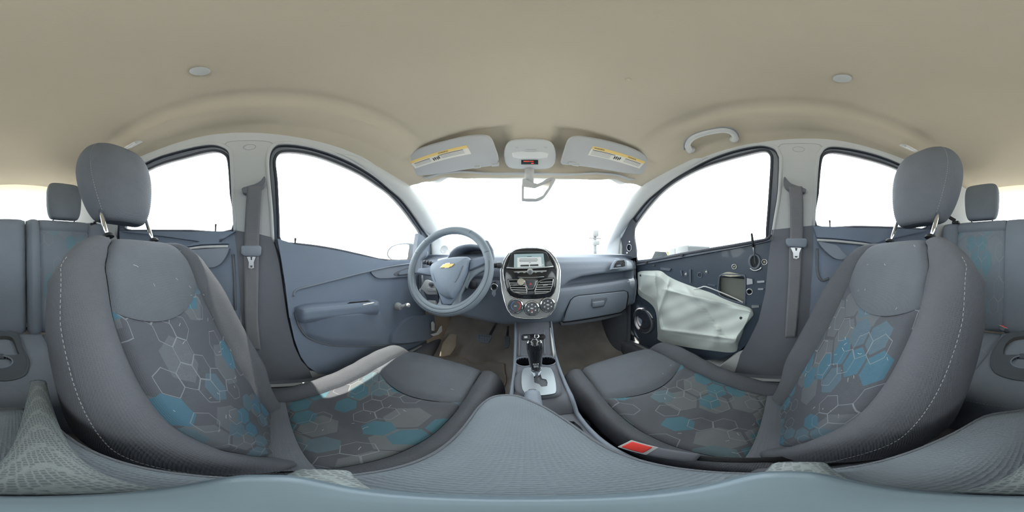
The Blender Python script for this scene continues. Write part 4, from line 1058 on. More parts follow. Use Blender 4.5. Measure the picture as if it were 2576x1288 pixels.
# ------------------------------------------------------------------ instrument binnacle
bn = root('instrument_cluster', (-0.22,0.80,0.0), 'hooded instrument cluster behind the steering wheel', 'instrument cluster')
HB = Plane((0,0.735,0),(0,-1,0))
ho = [(1121,660),(1127,646),(1135,632),(1146,622),(1162,616),(1182,613.5),(1203,615.5),(1219,623),(1228,636),(1234,652),(1238,664)]
hi = [(1125,660),(1131,649),(1139,639),(1150,630),(1166,624.5),(1184,622.5),(1203,624),(1216,631),(1224,642),(1229,654),(1232,664)]
HO = crom([HB.hit(a,b) for a,b in ho],4,False); HI = crom([HB.hit(a,b) for a,b in hi],4,False)
bc = sum(HI,Vector((0,0,0)))/len(HI)
def hood(u, v):
    o, i = curve_at(HO,u), curve_at(HI,u)
    if v < 0.5:
        t = v/0.5; p = o.copy(); p.y = lerp(0.90,0.735,t); k = lerp(0.92,1.0,t); p.x = bc.x+(p.x-bc.x)*k; p.z = lerp(min(o.z,0.02),o.z,t**0.5); return p
    if v < 0.62: return o.lerp(i,(v-0.5)/0.12)+Vector((0,-0.006*sin((v-0.5)/0.12*pi),0))
    t = (v-0.62)/0.38; p = i.copy(); p.y = lerp(0.735,0.83,t); p.x = bc.x+(p.x-bc.x)*lerp(1,0.9,t); p.z = lerp(i.z,i.z-0.012,t); return p
patch('cluster_hood', hood, 44, 30, 'dash_plastic', bn, flip=True)
fc = [Vector((bc.x+(p.x-bc.x)*0.93, 0.825, p.z-0.008)) for p in HI]; slab('dial_face', fc, (0,0.01,0), 'gloss_black', bn)
for q, r in ((-0.055,0.032),(0.03,0.026)):
    lathe('dial_ring', [(r,0),(r,0.004),(r-0.004,0.005),(r-0.005,0.001),(0.001,0.001)], (bc.x+q,0.822,bc.z-0.015), (0,-1,0.15), 'vent_slat', bn, 28)
slab('cluster_shroud', [(bc.x-0.15,0.75,-0.02),(bc.x+0.15,0.75,-0.02),(bc.x+0.13,0.73,-0.16),(bc.x-0.13,0.73,-0.16)], (0,0.06,0), 'dash_plastic', bn, 0.01)

# ------------------------------------------------------------------ steering column and wheel
T = radians(20); WC = Vector((-0.330,0.586,-0.052)); WN = Vector((0,-cos(T),sin(T))); WU = Vector((0,sin(T),cos(T))); WX = Vector((1,0,0))
WP = Plane(WC, WN)
col = root('steering_column', (-0.33,0.68,-0.12), 'grey steering column shroud with control stalks', 'steering column')
lathe('column_shroud', [(0.050,0.03),(0.058,0.05),(0.066,0.10),(0.072,0.19)], WC, -WN, 'dark_plastic', col, 28)
a = WC-WN*0.06
tube('indicator_stalk', [a+WX*-0.05+WU*0.02, a+WX*-0.10+WU*0.035, a+WX*-0.165+WU*0.045], [0.007,0.007,0.010], 'black', col, 10)
for i in range(3): lathe('stalk_ring', [(0.0115,0),(0.012,0.004),(0.0115,0.008)], a+WX*(-0.12-0.016*i)+WU*(0.039+0.003*i), -WX, 'vent_slat', col, 12)
tube('wiper_stalk', [a+WX*0.05+WU*0.02, a+WX*0.12+WU*0.03, a+WX*0.205+WU*0.038], [0.007,0.007,0.011], 'black', col, 10)
lathe('wiper_tip', [(0.013,0),(0.0135,0.008),(0.012,0.016),(0.004,0.019)], a+WX*0.195+WU*0.037, (1,0,0.1), 'vent_slat', col, 12)
lathe('ignition_lock', [(0.018,0),(0.018,0.02),(0.012,0.024),(0.002,0.025)], WC-WN*0.09+WX*0.085-WU*0.045, (0.6,-0.7,0.2), 'black', col, 18)
sw_ = root('steering_wheel', WC, 'dark grey three spoke steering wheel with gold bow tie badge', 'steering wheel')
R0 = 0.1765
def wl(u, v, w=0.0): return WC+WX*u+WU*v+WN*w
def rim(u, v):
    t = 2*pi*u; q = 2*pi*v; rr = 0.0175; a_ = 0.0175; r = R0+rr*cos(q); k = 1.0
    return wl(r*cos(t), r*sin(t)*0.995, a_*sin(q))
def torus(name, fn, nu, nv, m, par):
    vs = [fn(i/nu,j/nv) for i in range(nu) for j in range(nv)]; fs = []
    for i in range(nu):
        for j in range(nv): fs.append((i*nv+j, ((i+1)%nu)*nv+j, ((i+1)%nu)*nv+(j+1)%nv, i*nv+(j+1)%nv))
    return obj(name, vs, fs, m, par, True, recalc=True)
rm = torus('rim', rim, 96, 18, 'wheel_rubber', sw_)
# grip seam round the front of the rim, and cross seams
tube('grip_seam', [wl((R0+0.003)*cos(t),(R0+0.003)*sin(t),0.0163) for t in [radians(-190+i*200/60) for i in range(61)]], 0.0012, 'black', rm, 6)
for ang in (22,158,60,135):
    t = radians(ang)
    tube('cross_seam', [wl((R0+0.016*cos(q))*cos(t),(R0+0.016*cos(q))*sin(t),0.017*sin(q)) for q in [pi*2*i/16 for i in range(17)]], 0.0011, 'black', rm, 6)
gb_r = R0-0.013
tube('grip_band', [wl(gb_r*cos(t), gb_r*sin(t), 0.004) for t in [radians(-172+i*164/48) for i in range(49)]], [0.003+0.010*sin(pi*i/48)**0.7 for i in range(49)], 'wheel_rubber', rm, 12)
# spokes traced on the wheel plane
def wpx(name, pts, off, th, m, par, bev=0.004, sm=0): return slabpx(name, c2(*pts), WP, th, m, par, off=off, bev=bev, sm=sm)
wpx('spoke', [(880,480),(960,455),(1080,425),(1105,330),(1010,275),(1000,215),(1120,225),(1185,340),(1200,450),(1175,520),(1130,505),(1010,575),(870,625)], 0.004, 0.018, 'dash_plastic', sw_, 0.005)
wpx('spoke', [(410,570),(240,590),(250,480),(310,430),(330,365),(210,390),(140,510),(105,700),(165,655),(200,665),(400,695)], 0.004, 0.018, 'dash_plastic', sw_, 0.005)
wpx('spoke_face', [(885,500),(950,480),(1085,445),(1130,500),(1010,560),(872,615)], 0.010, 0.01, 'door_plastic', sw_, 0.004)
wpx('spoke_face', [(410,575),(225,592),(180,645),(300,672),(400,690)], 0.010, 0.01, 'door_plastic', sw_, 0.004)
# lower V spoke as two legs and a foot
wpx('spoke', [(870,625),(900,660),(850,780),(770,930),(760,1040),(800,1060),(720,1110),(520,1110),(440,1080),(475,1040),(480,960),(440,830),(400,740),(395,690),(420,720),(480,900),(520,1060),(640,1070),(700,970),(800,790)], 0.002, 0.016, 'wheel_rubber', sw_, 0.004)
wpx('spoke_web', [(450,860),(800,800),(700,980),(640,1065),(530,1065),(500,990)], 0.004, 0.012, 'door_plastic', sw_, 0.006)
wpx('spoke', [(1130,505),(1175,520),(1195,600),(1150,760),(1100,850),(1120,640),(1090,610),(1010,650),(930,700),(880,760),(840,860),(800,800),(870,630),(1010,575)], 0.001, 0.014, 'wheel_rubber', sw_, 0.004)
# airbag cover: domed shield
sh = c2((398,640),(405,590),(430,548),(520,505),(660,470),(790,459),(880,462),(893,480),(885,545),(855,660),(815,760),(760,870),(690,975),(655,988),(600,985),(540,950),(490,890),(445,800),(410,700))
SH = crom([WP.hit(a,b) for a,b in sh],3); SHc = SH+[SH[0]]; shc = WP.hit(*c2((645,680))[0])
def dome(u, v):
    K = [(0.0,0.046),(0.3,0.0455),(0.6,0.042),(0.8,0.036),(0.93,0.028),(0.985,0.018),(1.0,0.004),(0.99,-0.012)]
    p = curve_at(SHc,u); q = v*(len(K)-1); i = min(int(q),len(K)-2); k = lerp(K[i][0],K[i+1][0],q-i); h = lerp(K[i][1],K[i+1][1],q-i)
    return shc+(p-shc)*k+WN*h
hub = patch('airbag_cover', dome, 66, 24, 'hub_plastic', sw_)
# lower facet line of the cover
inn = c2((410,660),(440,760),(500,780),(610,785),(700,770),(745,700),(800,560))
tube('cover_crease', [WP.hit(a,b,0.0375) for a,b in inn], 0.0012, 'dark_plastic', hub, 6)
# bow tie badge: gold with a silver edge
OF = Plane(WC+WN*0.0455, WN)
bt = [(500,583),(540,545),(568,541),(572,530),(628,527),(624,538),(682,532),(650,568),(622,572),(618,583),(560,587),(564,578)]
bd = slabpx('badge', c2(*outset(bt,4)), OF, 0.006, 'chrome', hub, off=0.001)
slabpx('badge_face', c2(*bt), OF, 0.004, 'gold', hub, off=0.0025)
pa = OF.hit(*c2((582,718))[0],-0.002)
text('airbag_text', 'AIRBAG', pa, OF.hit(*c2((630,713))[0])-OF.hit(*c2((540,722))[0]), WU, 0.0095, 'dark_print', hub, 0.0008)
# key with pendant hanging below the lock
kp = hy(1243,716,0.60)
kr = root('car_keys', kp, 'metal car keys with clear tag hanging beside the steering wheel', 'keys')
tube('key_ring', [kp+Vector((0.013*cos(t),0,0.013*sin(t)-0.01)) for t in [2*pi*i/20 for i in range(20)]], 0.0016, 'chrome', kr, 6, True)
slab('key_blade', [kp+Vector(v) for v in ((-0.006,-0.003,-0.02),(0.006,-0.003,-0.02),(0.008,-0.003,-0.038),(0.0,-0.003,-0.048),(-0.008,-0.003,-0.036))], (0,0.003,0), 'chrome', kr)
slab('key_head', [kp+Vector(v) for v in ((-0.012,0.004,0.004),(0.004,0.004,0.012),(0.010,0.004,0.0),(0.006,0.004,-0.018),(-0.008,0.004,-0.02))], (0,0.008,0), 'black', kr, 0.002)

# ------------------------------------------------------------------ centre stack
cS = crop(1240,600,5.855)
SP = Plane((0,0.70,0.03),(0,-0.955,0.296))
st = root('centre_stack', (0,0.68,-0.26), 'centre console stack with touch screen, vents and three climate knobs', 'centre stack')
so_ = cS((105,470),(120,400),(160,310),(230,215),(320,155),(430,130),(540,124),(660,128),(770,150),(850,200),(920,280),(975,380),(995,470),(995,620),(985,780),(960,900),(910,1030),(850,1120),(780,1165),(680,1180),(560,1182),(440,1178),(340,1165),(270,1130),(210,1050),(165,930),(130,780),(110,620))
slabpx('stack_body', outset(so_,2.2), SP, 0.09, 'dash_plastic', st, off=0.008, bev=0.012, sm=2, seg=3)
slabpx('silver_bezel', so_, SP, 0.02, 'silver', st, off=0.016, bev=0.006, sm=2, seg=3)
blk = cS((150,470),(165,400),(200,310),(260,220),(340,170),(440,150),(540,146),(650,148),(750,165),(820,215),(880,290),(930,380),(952,460),(945,560),(935,680),(905,790),(860,850),(790,875),(650,890),(540,894),(420,888),(320,872),(250,835),(205,760),(175,650),(155,550))
bp_ = slabpx('gloss_panel', blk, SP, 0.012, 'gloss_black', st, off=0.022, bev=0.004, sm=2)
tube('bezel_edge', [SP.hit(a,b,0.0165) for a,b in outset(so_,-0.8)], 0.0022, 'chrome', st, 6, True)
tube('panel_lip', [SP.hit(a,b,0.0205) for a,b in outset(blk,1.0)], 0.0018, 'chrome', st, 6, True)
# display
scr = slabpx('display', cS((282,205),(340,190),(540,183),(730,190),(790,205),(888,405),(880,428),(210,440),(205,425)), SP, 0.008, 'screen_bezel', st, off=0.027, bev=0.002)
slabpx('screen', cS((312,232),(745,222),(765,418),(310,430)), SP, 0.002, 'screen_lit', scr, off=0.0278)
slabpx('message_box', cS((358,280),(710,272),(722,412),(360,424)), SP, 0.001, 'screen_box', scr, off=0.0284)
for q in (((405,388),(530,384),(532,410),(405,414)), ((545,384),(668,378),(672,404),(546,408))): slabpx('screen_button', cS(*q), SP, 0.001, 'screen_ink', scr, off=0.0289)
for (x0, x1, y) in ((395,655,298),(385,665,316),(390,650,334),(530,560,355),(505,570,262)):
    slabpx('text_line', cS((x0,y),(x1,y-3),(x1,y+3),(x0,y+6)), SP, 0.0008, 'screen_ink', scr, off=0.0288)
slabpx('screen_icon', cS((728,375),(742,374),(743,398),(730,399)), SP, 0.0008, 'lettering', scr, off=0.0288)
tube('display_ledge', [SP.hit(*q,0.028) for q in cS((200,432),(330,440),(560,438),(780,424),(890,412))], 0.003, 'silver', scr, 8)
# media controls
slabpx('control_bar', cS((298,485),(500,474),(545,468),(590,472),(795,468),(785,488),(600,497),(500,498),(320,500)), SP, 0.008, 'silver', st, off=0.027, bev=0.0015)
lathe('volume_knob', [(0.0125,0),(0.0125,0.006),(0.010,0.009),(0.008,0.0085),(0.001,0.010)], SP.hit(*cS((547,490))[0],0.024), SP.n, 'silver', st, 22)
lathe('volume_cap', [(0.0075,0),(0.007,0.002),(0.001,0.003)], SP.hit(*cS((547,490))[0],0.033), SP.n, 'dark_plastic', st, 20)
for x, y in ((375,505),(462,503),(632,499),(720,495)): slabpx('media_button', cS((x-16,y-4),(x+16,y-5),(x+15,y+4),(x-15,y+5)), SP, 0.003, 'lettering', st, off=0.0255)
tube('panel_seam', [SP.hit(*q,0.0235) for q in cS((365,570),(450,576),(560,575),(660,570),(755,562))], 0.0014, 'silver', st, 6)
# twin vents with slats
def vent(name, out, inn, rows, tabq, cell):
    v = root(name, SP.hit(*cS(cell)[0],0.03), None, None); v.parent = st; v.location = SP.hit(*cS(cell)[0],0.03)-_w(st)
    slabpx('vent_well', cS(*inn), SP, 0.002, 'black', v, off=0.0228)
    ringpx('vent_frame', cS(*out), cS(*inn), SP, 0.008, 'gloss_black', v, off=0.030)
    tube('vent_lip', [SP.hit(*q,0.0305) for q in cS(*inn)], 0.0014, 'metal', v, 6, True)
    for (xa, ya, xb, yb_) in rows: slabpx('vent_slat', cS((xa,ya),(xb,yb_),(xb,yb_+8),(xa,ya+8)), SP, 0.006, 'metal', v, off=0.029)
    slabpx('vent_tab', cS(*tabq), SP, 0.006, 'silver', v, off=0.033, bev=0.0015)
vent('air_vent', [(215,600),(370,590),(470,625),(520,760),(515,825),(420,825),(300,800),(255,770)], [(228,612),(370,604),(458,635),(500,765),(498,812),(420,812),(310,788),(268,758)],
     [(240,650,455,655),(248,680,470,686),(258,716,482,722),(270,750,494,756),(300,782,498,786)], [(292,678),(360,672),(364,692),(298,696)], (370,710))
vent('air_vent', [(650,640),(700,605),(780,582),(890,572),(905,590),(890,690),(850,790),(780,815),(610,825),(605,770)], [(662,648),(708,618),(785,596),(880,586),(890,600),(876,690),(842,780),(778,802),(622,812),(618,772)],
     [(690,642,880,632),(660,680,878,668),(645,714,868,704),(632,748,856,740),(624,782,830,776)], [(735,682),(806,674),(810,690),(740,698)], (760,700))
hzd = slabpx('hazard_switch', cS((478,612),(630,606),(610,690),(590,738),(515,744),(495,690)), SP, 0.008, 'vent_slat', st, off=0.030, bev=0.003)
slabpx('hazard_triangle', cS((553,648),(576,680),(532,682)), SP, 0.0015, 'red_mark', hzd, off=0.0315)
tube('hazard_edge', [SP.hit(*q,0.0305) for q in cS((470,615),(492,700),(516,748),(595,742),(616,692),(640,640),(660,622))], 0.0016, 'silver', st, 6)
slabpx('vent_bridge', cS((505,770),(610,768),(605,825),(515,828)), SP, 0.006, 'vent_slat', st, off=0.028, bev=0.002)
# climate knobs on the silver panel
for i, (x, y) in enumerate(((340,988),(572,1022),(800,970))):
    c0 = SP.hit(*cS((x,y+6))[0],0.016)
    k = lathe('climate_knob', [(0.0335,0.0005),(0.033,0.003),(0.0295,0.0035),(0.029,0.003),(0.0285,0.014),(0.027,0.0165),(0.0235,0.0185),(0.0225,0.018)], c0, SP.n, 'silver', st, 36)
    lathe('knob_ring', [(0.0300,0),(0.0300,0.008),(0.0285,0.010)], c0+SP.n*0.0025, SP.n, 'black', k, 32)
    lathe('knob_chrome', [(0.0275,0),(0.0275,0.004),(0.0245,0.006),(0.0232,0.004),(0.0232,-0.001)], c0+SP.n*0.0145, SP.n, 'chrome', k, 32)
    lathe('knob_face', [(0.0228,0),(0.0222,0.0012),(0.001,0.0015)], c0+SP.n*0.0185, SP.n, 'vent_slat', k, 28)
    f = c0+SP.n*0.0202; ux = Vector((1,0,0)); uz = SP.n.cross(ux)*-1
    uz = Vector((0,0.296,0.955))
    if i == 0:
        for (a0, a1, mm) in ((-60,70,'red_mark'),(110,240,'blue_mark')): tube('temperature_arc', [f+(ux*cos(t)+uz*sin(t))*0.0165 for t in [radians(lerp(a0,a1,j/14)) for j in range(15)]], 0.0016, mm, k, 6)
        slab('pointer', [f+ux*a+uz*b for a,b in ((-0.006,-0.0015),(0.004,-0.0015),(0.004,0.0015),(-0.006,0.0015))], SP.n*0.0006, 'lettering', k)
    else:
        for j in range(6):
            t = radians(90+60*j) if i == 1 else radians(60*j+30)
            q = f+(ux*cos(t)+uz*sin(t))*0.0145
            slab('knob_symbol', [q+ux*a+uz*b for a,b in ((-0.003,-0.002),(0.002,-0.003),(0.003,0.002),(-0.001,0.003))], SP.n*0.0005, 'lettering', k)
        slab('knob_symbol', [f+ux*a+uz*b for a,b in ((-0.005,-0.002),(0.005,-0.003),(0.005,0.002),(-0.005,0.003))], SP.n*0.0005, 'lettering', k)
        if i == 1: slab('red_pointer', [f+ux*a+uz*(b-0.010) for a,b in ((-0.002,-0.002),(0.002,-0.002),(0.002,0.002),(-0.002,0.002))], SP.n*0.0006, 'red_mark', k)
# round coin-like freshener clipped to the left vent
cp = SP.hit(*cS((413,640))[0],0.036)
co = root('vent_clip', cp, 'round silver rimmed clip with mottled face on the centre left vent', 'vent clip')
lathe('clip_rim', [(0.0152,-0.004),(0.0155,0.003),(0.0135,0.005),(0.0125,0.0035)], cp, SP.n, 'chrome', co, 28)
lathe('clip_face', [(0.0128,0),(0.012,0.001),(0.001,0.0012)], cp+SP.n*0.003, SP.n, 'coin', co, 24)
# ------------------------------------------------------------------ centre console
cG = crop(1180,780,3.788)
cn = root('centre_console', (0.013,0.45,-0.79), 'low grey centre console with cup wells around the gear lever', 'centre console')
CXc = 0.013
def clip_top(y): return table([(0.05,-0.465),(0.26,-0.455),(0.30,-0.45),(0.315,-0.425),(0.34,-0.408),(0.50,-0.400),(0.565,-0.400),(0.60,-0.375),(0.67,-0.325),(0.72,-0.29)],y)
def chw(y): return table([(0.0,0.062),(0.3,0.064),(0.45,0.066),(0.6,0.072),(0.72,0.078)],y)
for q in (-1,1):
    def sidew(u, v, q=q):
        y = lerp(-0.05,0.74,u); z = clip_top(y); K = [(1.0,0.0),(1.03,-0.008),(1.05,-0.03),(1.12,-0.15),(1.2,-0.33)]
        k = v*4; i = min(int(k),3); a = lerp(K[i][0],K[i+1][0],k-i); b = lerp(K[i][1],K[i+1][1],k-i)
        return (CXc+q*chw(y)*a, y, z+b)
    patch('side_wall', sidew, 40, 16, 'dark_plastic', cn, flip=(q > 0))
    tube('edge_bead', [(CXc+q*chw(y)*0.99,y,clip_top(y)+0.002) for y in [0.0+i*0.02 for i in range(36)]], 0.005, 'dash_plastic', cn, 8)
def topstrip(name, y0, y1, m, n=8):
    patch(name, lambda u,v: (CXc+lerp(-1,1,u)*chw(lerp(y0,y1,v)), lerp(y0,y1,v), clip_top(lerp(y0,y1,v))), 8, n, m, cn)
topstrip('switch_panel', 0.568, 0.74, 'dark_plastic')
topstrip('gear_deck', 0.30, 0.486, 'dark_plastic', 14)
# cup wells
cl_, cr_2 = Vector((CXc-0.036,0.527,-0.4)), Vector((CXc+0.036,0.527,-0.4))
q4 = [Vector((CXc-chw(0.486),0.486,-0.4005)),Vector((CXc+chw(0.486),0.486,-0.4005)),Vector((CXc+chw(0.568),0.568,-0.400)),Vector((CXc-chw(0.568),0.568,-0.400))]
polyhole('cup_deck', q4, [circ(cl_.x,cl_.y,0.030,20,-0.4), circ(cr_2.x,cr_2.y,0.030,20,-0.4)], (0,0,-0.006), 'dark_plastic', cn)
for c0 in (cl_,cr_2):
    def cupw(u, v, c0=c0):
        K = [(1.0,0),(0.97,-0.03),(0.9,-0.06),(0.0,-0.06)]; q = v*3; i = min(int(q),2); k = lerp(K[i][0],K[i+1][0],q-i); z = lerp(K[i][1],K[i+1][1],q-i)
        return (c0.x+0.03*k*cos(2*pi*u), c0.y+0.03*k*sin(2*pi*u), -0.401+z)
    patch('cup_well', cupw, 24, 12, 'gloss_black', cn, closed_u=True, flip=True)
    tube('cup_rim', circ(c0.x,c0.y,0.031,24,-0.399), 0.0025, 'dash_plastic', cn, 6, True)
# rear tray
tr0 = [Vector((CXc-0.05,0.10,-0.457)),Vector((CXc+0.05,0.10,-0.457)),Vector((CXc+0.05,0.27,-0.455)),Vector((CXc-0.05,0.27,-0.455))]
ou0 = [Vector((CXc-0.063,0.0,-0.463)),Vector((CXc+0.063,0.0,-0.463)),Vector((CXc+0.064,0.30,-0.452)),Vector((CXc-0.064,0.30,-0.452))]
polyhole('tray_deck', ou0, [crom([tr0[0],tr0[0].lerp(tr0[1],.5),tr0[1],tr0[1].lerp(tr0[2],.5),tr0[2],tr0[2].lerp(tr0[3],.5),tr0[3],tr0[3].lerp(tr0[0],.5)],3)], (0,0,-0.006), 'dark_plastic', cn)
patch('tray_floor', lambda u,v: (CXc+lerp(-0.055,0.055,u), lerp(0.09,0.28,v), -0.495), 6, 6, 'dirty_rubber', cn)
for q in (-1,1): patch('tray_side', lambda u,v: (CXc+q*lerp(0.049,0.052,v), lerp(0.09,0.28,u), lerp(-0.497,-0.457,v)), 6, 4, 'dark_plastic', cn, flip=(q<0))
patch('tray_end', lambda u,v: (CXc+lerp(-0.052,0.052,u), 0.272, lerp(-0.497,-0.455,v)), 6, 4, 'dark_plastic', cn)
# switch block with power socket
KP = Plane((0,0.645,-0.345),(0,-0.56,0.83))
sb = slabpx('switch_block', cG((500,240),(515,228),(640,222),(680,228),(690,260),(680,285),(510,286),(500,275)), KP, 0.012, 'black', cn, off=0.004, bev=0.003)
slabpx('usb_port', cG((510,238),(580,236),(582,280),(512,282)), KP, 0.006, 'vent_slat', sb, off=0.007, bev=0.002)
slabpx('usb_mark', cG((525,250),(555,248),(556,266),(526,268)), KP, 0.001, 'lettering', sb, off=0.0078)
c0 = KP.hit(*cG((643,252))[0],0.004); lathe('power_socket', [(0.0105,0),(0.0105,0.006),(0.0085,0.007),(0.008,0.001),(0.001,0.0)], c0, KP.n, 'chrome', cn, 20)
c0 = KP.hit(*cG((698,258))[0],0.002); lathe('socket_cap', [(0.0125,0),(0.0125,0.006),(0.010,0.008),(0.001,0.008)], c0, KP.n, 'black', cn, 20)
tube('panel_trim', [KP.hit(*q,0.002) for q in cG((478,200),(478,330),(478,440))], 0.003, 'dash_plastic', cn, 6)
tube('panel_trim', [KP.hit(*q,0.002) for q in cG((715,190),(718,330),(722,420))], 0.003, 'dash_plastic', cn, 6)
tube('bright_edge', [KP.hit(*q,0.004) for q in cG((775,170),(785,260),(800,380),(812,450))], 0.004, 'clear_lens', cn, 6)
# gear selector surround and plate
GP = Plane((0,0.42,-0.392),(0,-0.08,1))
gb_ = cG((436,720),(432,640),(460,590),(520,552),(600,540),(740,538),(800,560),(850,620),(880,710),(882,770),(850,805),(760,822),(640,828),(530,800),(460,770))
slabpx('selector_surround', gb_, GP, 0.045, 'dark_plastic', cn, off=0.004, bev=0.010, sm=2, seg=3)
gpl = cG((500,640),(512,572),(560,546),(740,544),(790,570),(818,650),(830,740),(824,785),(780,800),(640,812),(530,785),(503,720))
slot = cG((610,588),(672,580),(692,652),(735,660),(748,690),(744,724),(690,731),(668,706),(622,690))
P_ = [GP.hit(a,b,0.010) for a,b in gpl]; polyhole('selector_plate', crom(P_,2), [[GP.hit(a,b,0.010) for a,b in slot]], -GP.n*0.004, 'shift_plate', cn)
slabpx('selector_slot', outset(slot,1), GP, 0.002, 'vent_slat', cn, off=0.006)
gl = root('gear_lever', (0.008,0.43,-0.385), 'chrome and black automatic gear lever in the silver gate', 'gear lever')
ga, gb2 = hy(1349,938,0.425), hy(1344,850,0.440)
gx = (gb2-ga).normalized()
tube('lever_stem', [ga-gx*0.03, ga, ga+gx*0.02], [0.009,0.0095,0.0095], 'chrome', gl, 16)
def knob(K, m, nm):
    u_ = Vector((1,0,0)); v_ = gx.cross(u_).normalized(); vs = []; sg = 28
    def fn(u, v):
        q = v*(len(K)-1); i = min(int(q),len(K)-2); h, a, b = [lerp(K[i][j],K[i+1][j],q-i) for j in range(3)]
        t = 2*pi*u; return ga+gx*h+u_*a*cos(t)+v_*b*sin(t)
    return patch(nm, fn, sg, (len(K)-1)*5, m, gl, closed_u=True)
Lk = (gb2-ga).length
knob([(0.012,0.0115,0.0115),(0.022,0.012,0.012),(0.05,0.0145,0.016),(0.08,0.0185,0.021),(Lk-0.035,0.0205,0.024),(Lk-0.018,0.0195,0.023),(Lk-0.007,0.0145,0.017),(Lk-0.001,0.007,0.008),(Lk,0.0005,0.0005)], 'gloss_black', 'lever_knob')
for q in (-1,1):
    tube('chrome_spine', [ga+gx*h+Vector((q*w*0.97,-0.003,0)) for h, w in ((0.012,0.012),(0.03,0.013),(0.05,0.0148),(0.08,0.0188),(Lk-0.035,0.0207),(Lk-0.018,0.0195),(Lk-0.008,0.0145))], 0.0035, 'chrome', gl, 8)
lathe('lever_collar', [(0.0125,0),(0.013,0.006),(0.012,0.012)], ga+gx*0.004, gx, 'chrome', gl, 20)
slab('lever_button', [ga+gx*h+Vector((a,-0.0145-(h-0.03)*0.13,0)) for h,a in ((0.032,-0.006),(0.032,0.006),(0.048,0.0075),(0.048,-0.0075))], Vector((0,0.006,0)), 'chrome', gl, 0.0015)
# parking brake lever whose tip shows beside the armrest
hb = root('parking_brake', (0.0,0.15,-0.45), 'grey parking brake handle poking out from under the armrest', 'parking brake')
t0_ = hz(1339,984,-0.365)
tube('brake_grip', [t0_+Vector((0.002,-0.20,-0.07)), t0_+Vector((0.001,-0.1,-0.035)), t0_+Vector((0,-0.015,-0.005)), t0_+Vector((0,-0.003,-0.001)), t0_], [0.015,0.0165,0.0165,0.015,0.009], 'dash_plastic', hb, 18)
lathe('brake_button', [(0.009,-0.004),(0.0085,0.004),(0.001,0.006)], t0_, (0,1,0.35), 'dark_plastic', hb, 16)

# ------------------------------------------------------------------ pedals
PP = Plane((-0.24,0.87,-0.5),(0,-0.8,0.6)); cP = crop(1060,780,7.154)
bpd = root('brake_pedal', (-0.24,0.87,-0.5), 'wide rubber brake pedal with studded face', 'pedal')
pd = slabpx('pedal_pad', cP((1005,432),(1030,428),(1265,450),(1262,500),(1215,592),(1190,594),(1040,578),(985,525),(985,490)), PP, 0.014, 'dash_plastic', bpd, off=0.006, bev=0.003)
for i in range(5):
    for j in range(3): lathe('grip_stud', [(0.006,0),(0.005,0.003),(0.001,0.0035)], PP.hit(*cP((1040+i*44,462+j*38+i*4))[0],0.006), PP.n, 'dash_plastic', pd, 6)
tube('pedal_arm', [PP.hit(*cP((1235,470))[0],-0.006), PP.hit(*cP((1245,430))[0],-0.004), hy(*cP((1300,330))[0],0.93), hy(*cP((1345,245))[0],1.0)], 0.008, 'vent_slat', bpd, 10)
apd = root('accelerator_pedal', (-0.12,0.9,-0.53), 'narrow ribbed accelerator pedal beside the console', 'pedal')
pa_ = slabpx('pedal_pad', cP((1500,480),(1520,462),(1575,465),(1594,490),(1592,600),(1560,690),(1495,685)), PP, 0.012, 'dark_plastic', apd, off=0.002, bev=0.003)
for i in range(6): slabpx('grip_rib', cP((1500,500+i*30),(1590,490+i*30),(1590,500+i*30),(1500,510+i*30)), PP, 0.004, 'dash_plastic', pa_, off=0.005)
tube('pedal_arm', [PP.hit(*cP((1545,480))[0],-0.006), hy(*cP((1555,380))[0],0.98), hy(*cP((1560,300))[0],1.05)], 0.007, 'vent_slat', apd, 8)
mt = root('floor_mat', (-0.33,0.78,-0.785), 'worn brown carpet mat in the driver footwell', 'floor mat')
def matf(u, v):
    x = lerp(-0.49,-0.13,u)+0.012*sin(v*11); y = lerp(0.46,0.90,v)+0.01*sin(u*9)
    q = 0
    for i in range(len(FPs)-1):
        if FPs[i].x <= y <= FPs[i+1].x: q = lerp(FPs[i].y,FPs[i+1].y,(y-FPs[i].x)/(FPs[i+1].x-FPs[i].x))
    return (x, y, q+0.012+0.004*sin(u*17+v*8))
solid(patch('mat_carpet', matf, 26, 30, 'carpet', mt), 0.008, 0)
E2 = [matf(0,i/30) for i in range(31)]+[matf(i/26,1) for i in range(1,27)]+[matf(1,1-i/30) for i in range(1,31)]
tube('mat_binding', E2, 0.006, 'beige_carpet', mt, 6)

# ------------------------------------------------------------------ seat belts on the centre pillars
def belt(s, path, slot, brk, tongue, label):
    o = root('seat_belt', (s*0.64,-0.1,-0.5), label, 'seat belt', 'front seat belts')
    L = crom([hside(a,b,s,-0.030) for a,b,w in path],5,False); Wp = crom([(w,0,0) for a,b,w in path],5,False)
    def web(u, v):
        p = curve_at(L,v); w = curve_at(Wp,v).x; dpx = w*0.13975*pi/180*hypot(p.x-CAM.x,p.y)
        return p+Vector((s*0.004*0, lerp(-0.5,0.5,u)*dpx, 0))
    solid(patch('webbing', web, 6, 50, 'webbing', o), 0.002, 0)
    g = sidepoly('belt_guide', s, side2(slot,s,-0.028), [], -0.030, 'dark_plastic', o, thick=0.026, sm=2); bevel(g,0.004,2,50)
    B = [hside(a,b,s,-0.048) for a,b in brk]; k = slab('stop_bracket', B, (s*0.026,0,0), 'dash_plastic', o, 0.004)
    Tn = [hside(a,b,s,-0.042) for a,b in tongue]; n = len(Tn)
    c = sum(Tn,Vector((0,0,0)))/n
    hole = [c+(p-c)*0.5 for p in Tn]
    polyhole('latch_tongue', Tn, [[p+Vector((0,0,0.006)) for p in [c+(q-c)*0.30+Vector((0,0,0.012)) for q in Tn]], [c+(q-c)*0.30+Vector((0,0,-0.016)) for q in Tn]], (s*0.004,0,0), 'metal', o)
    return o
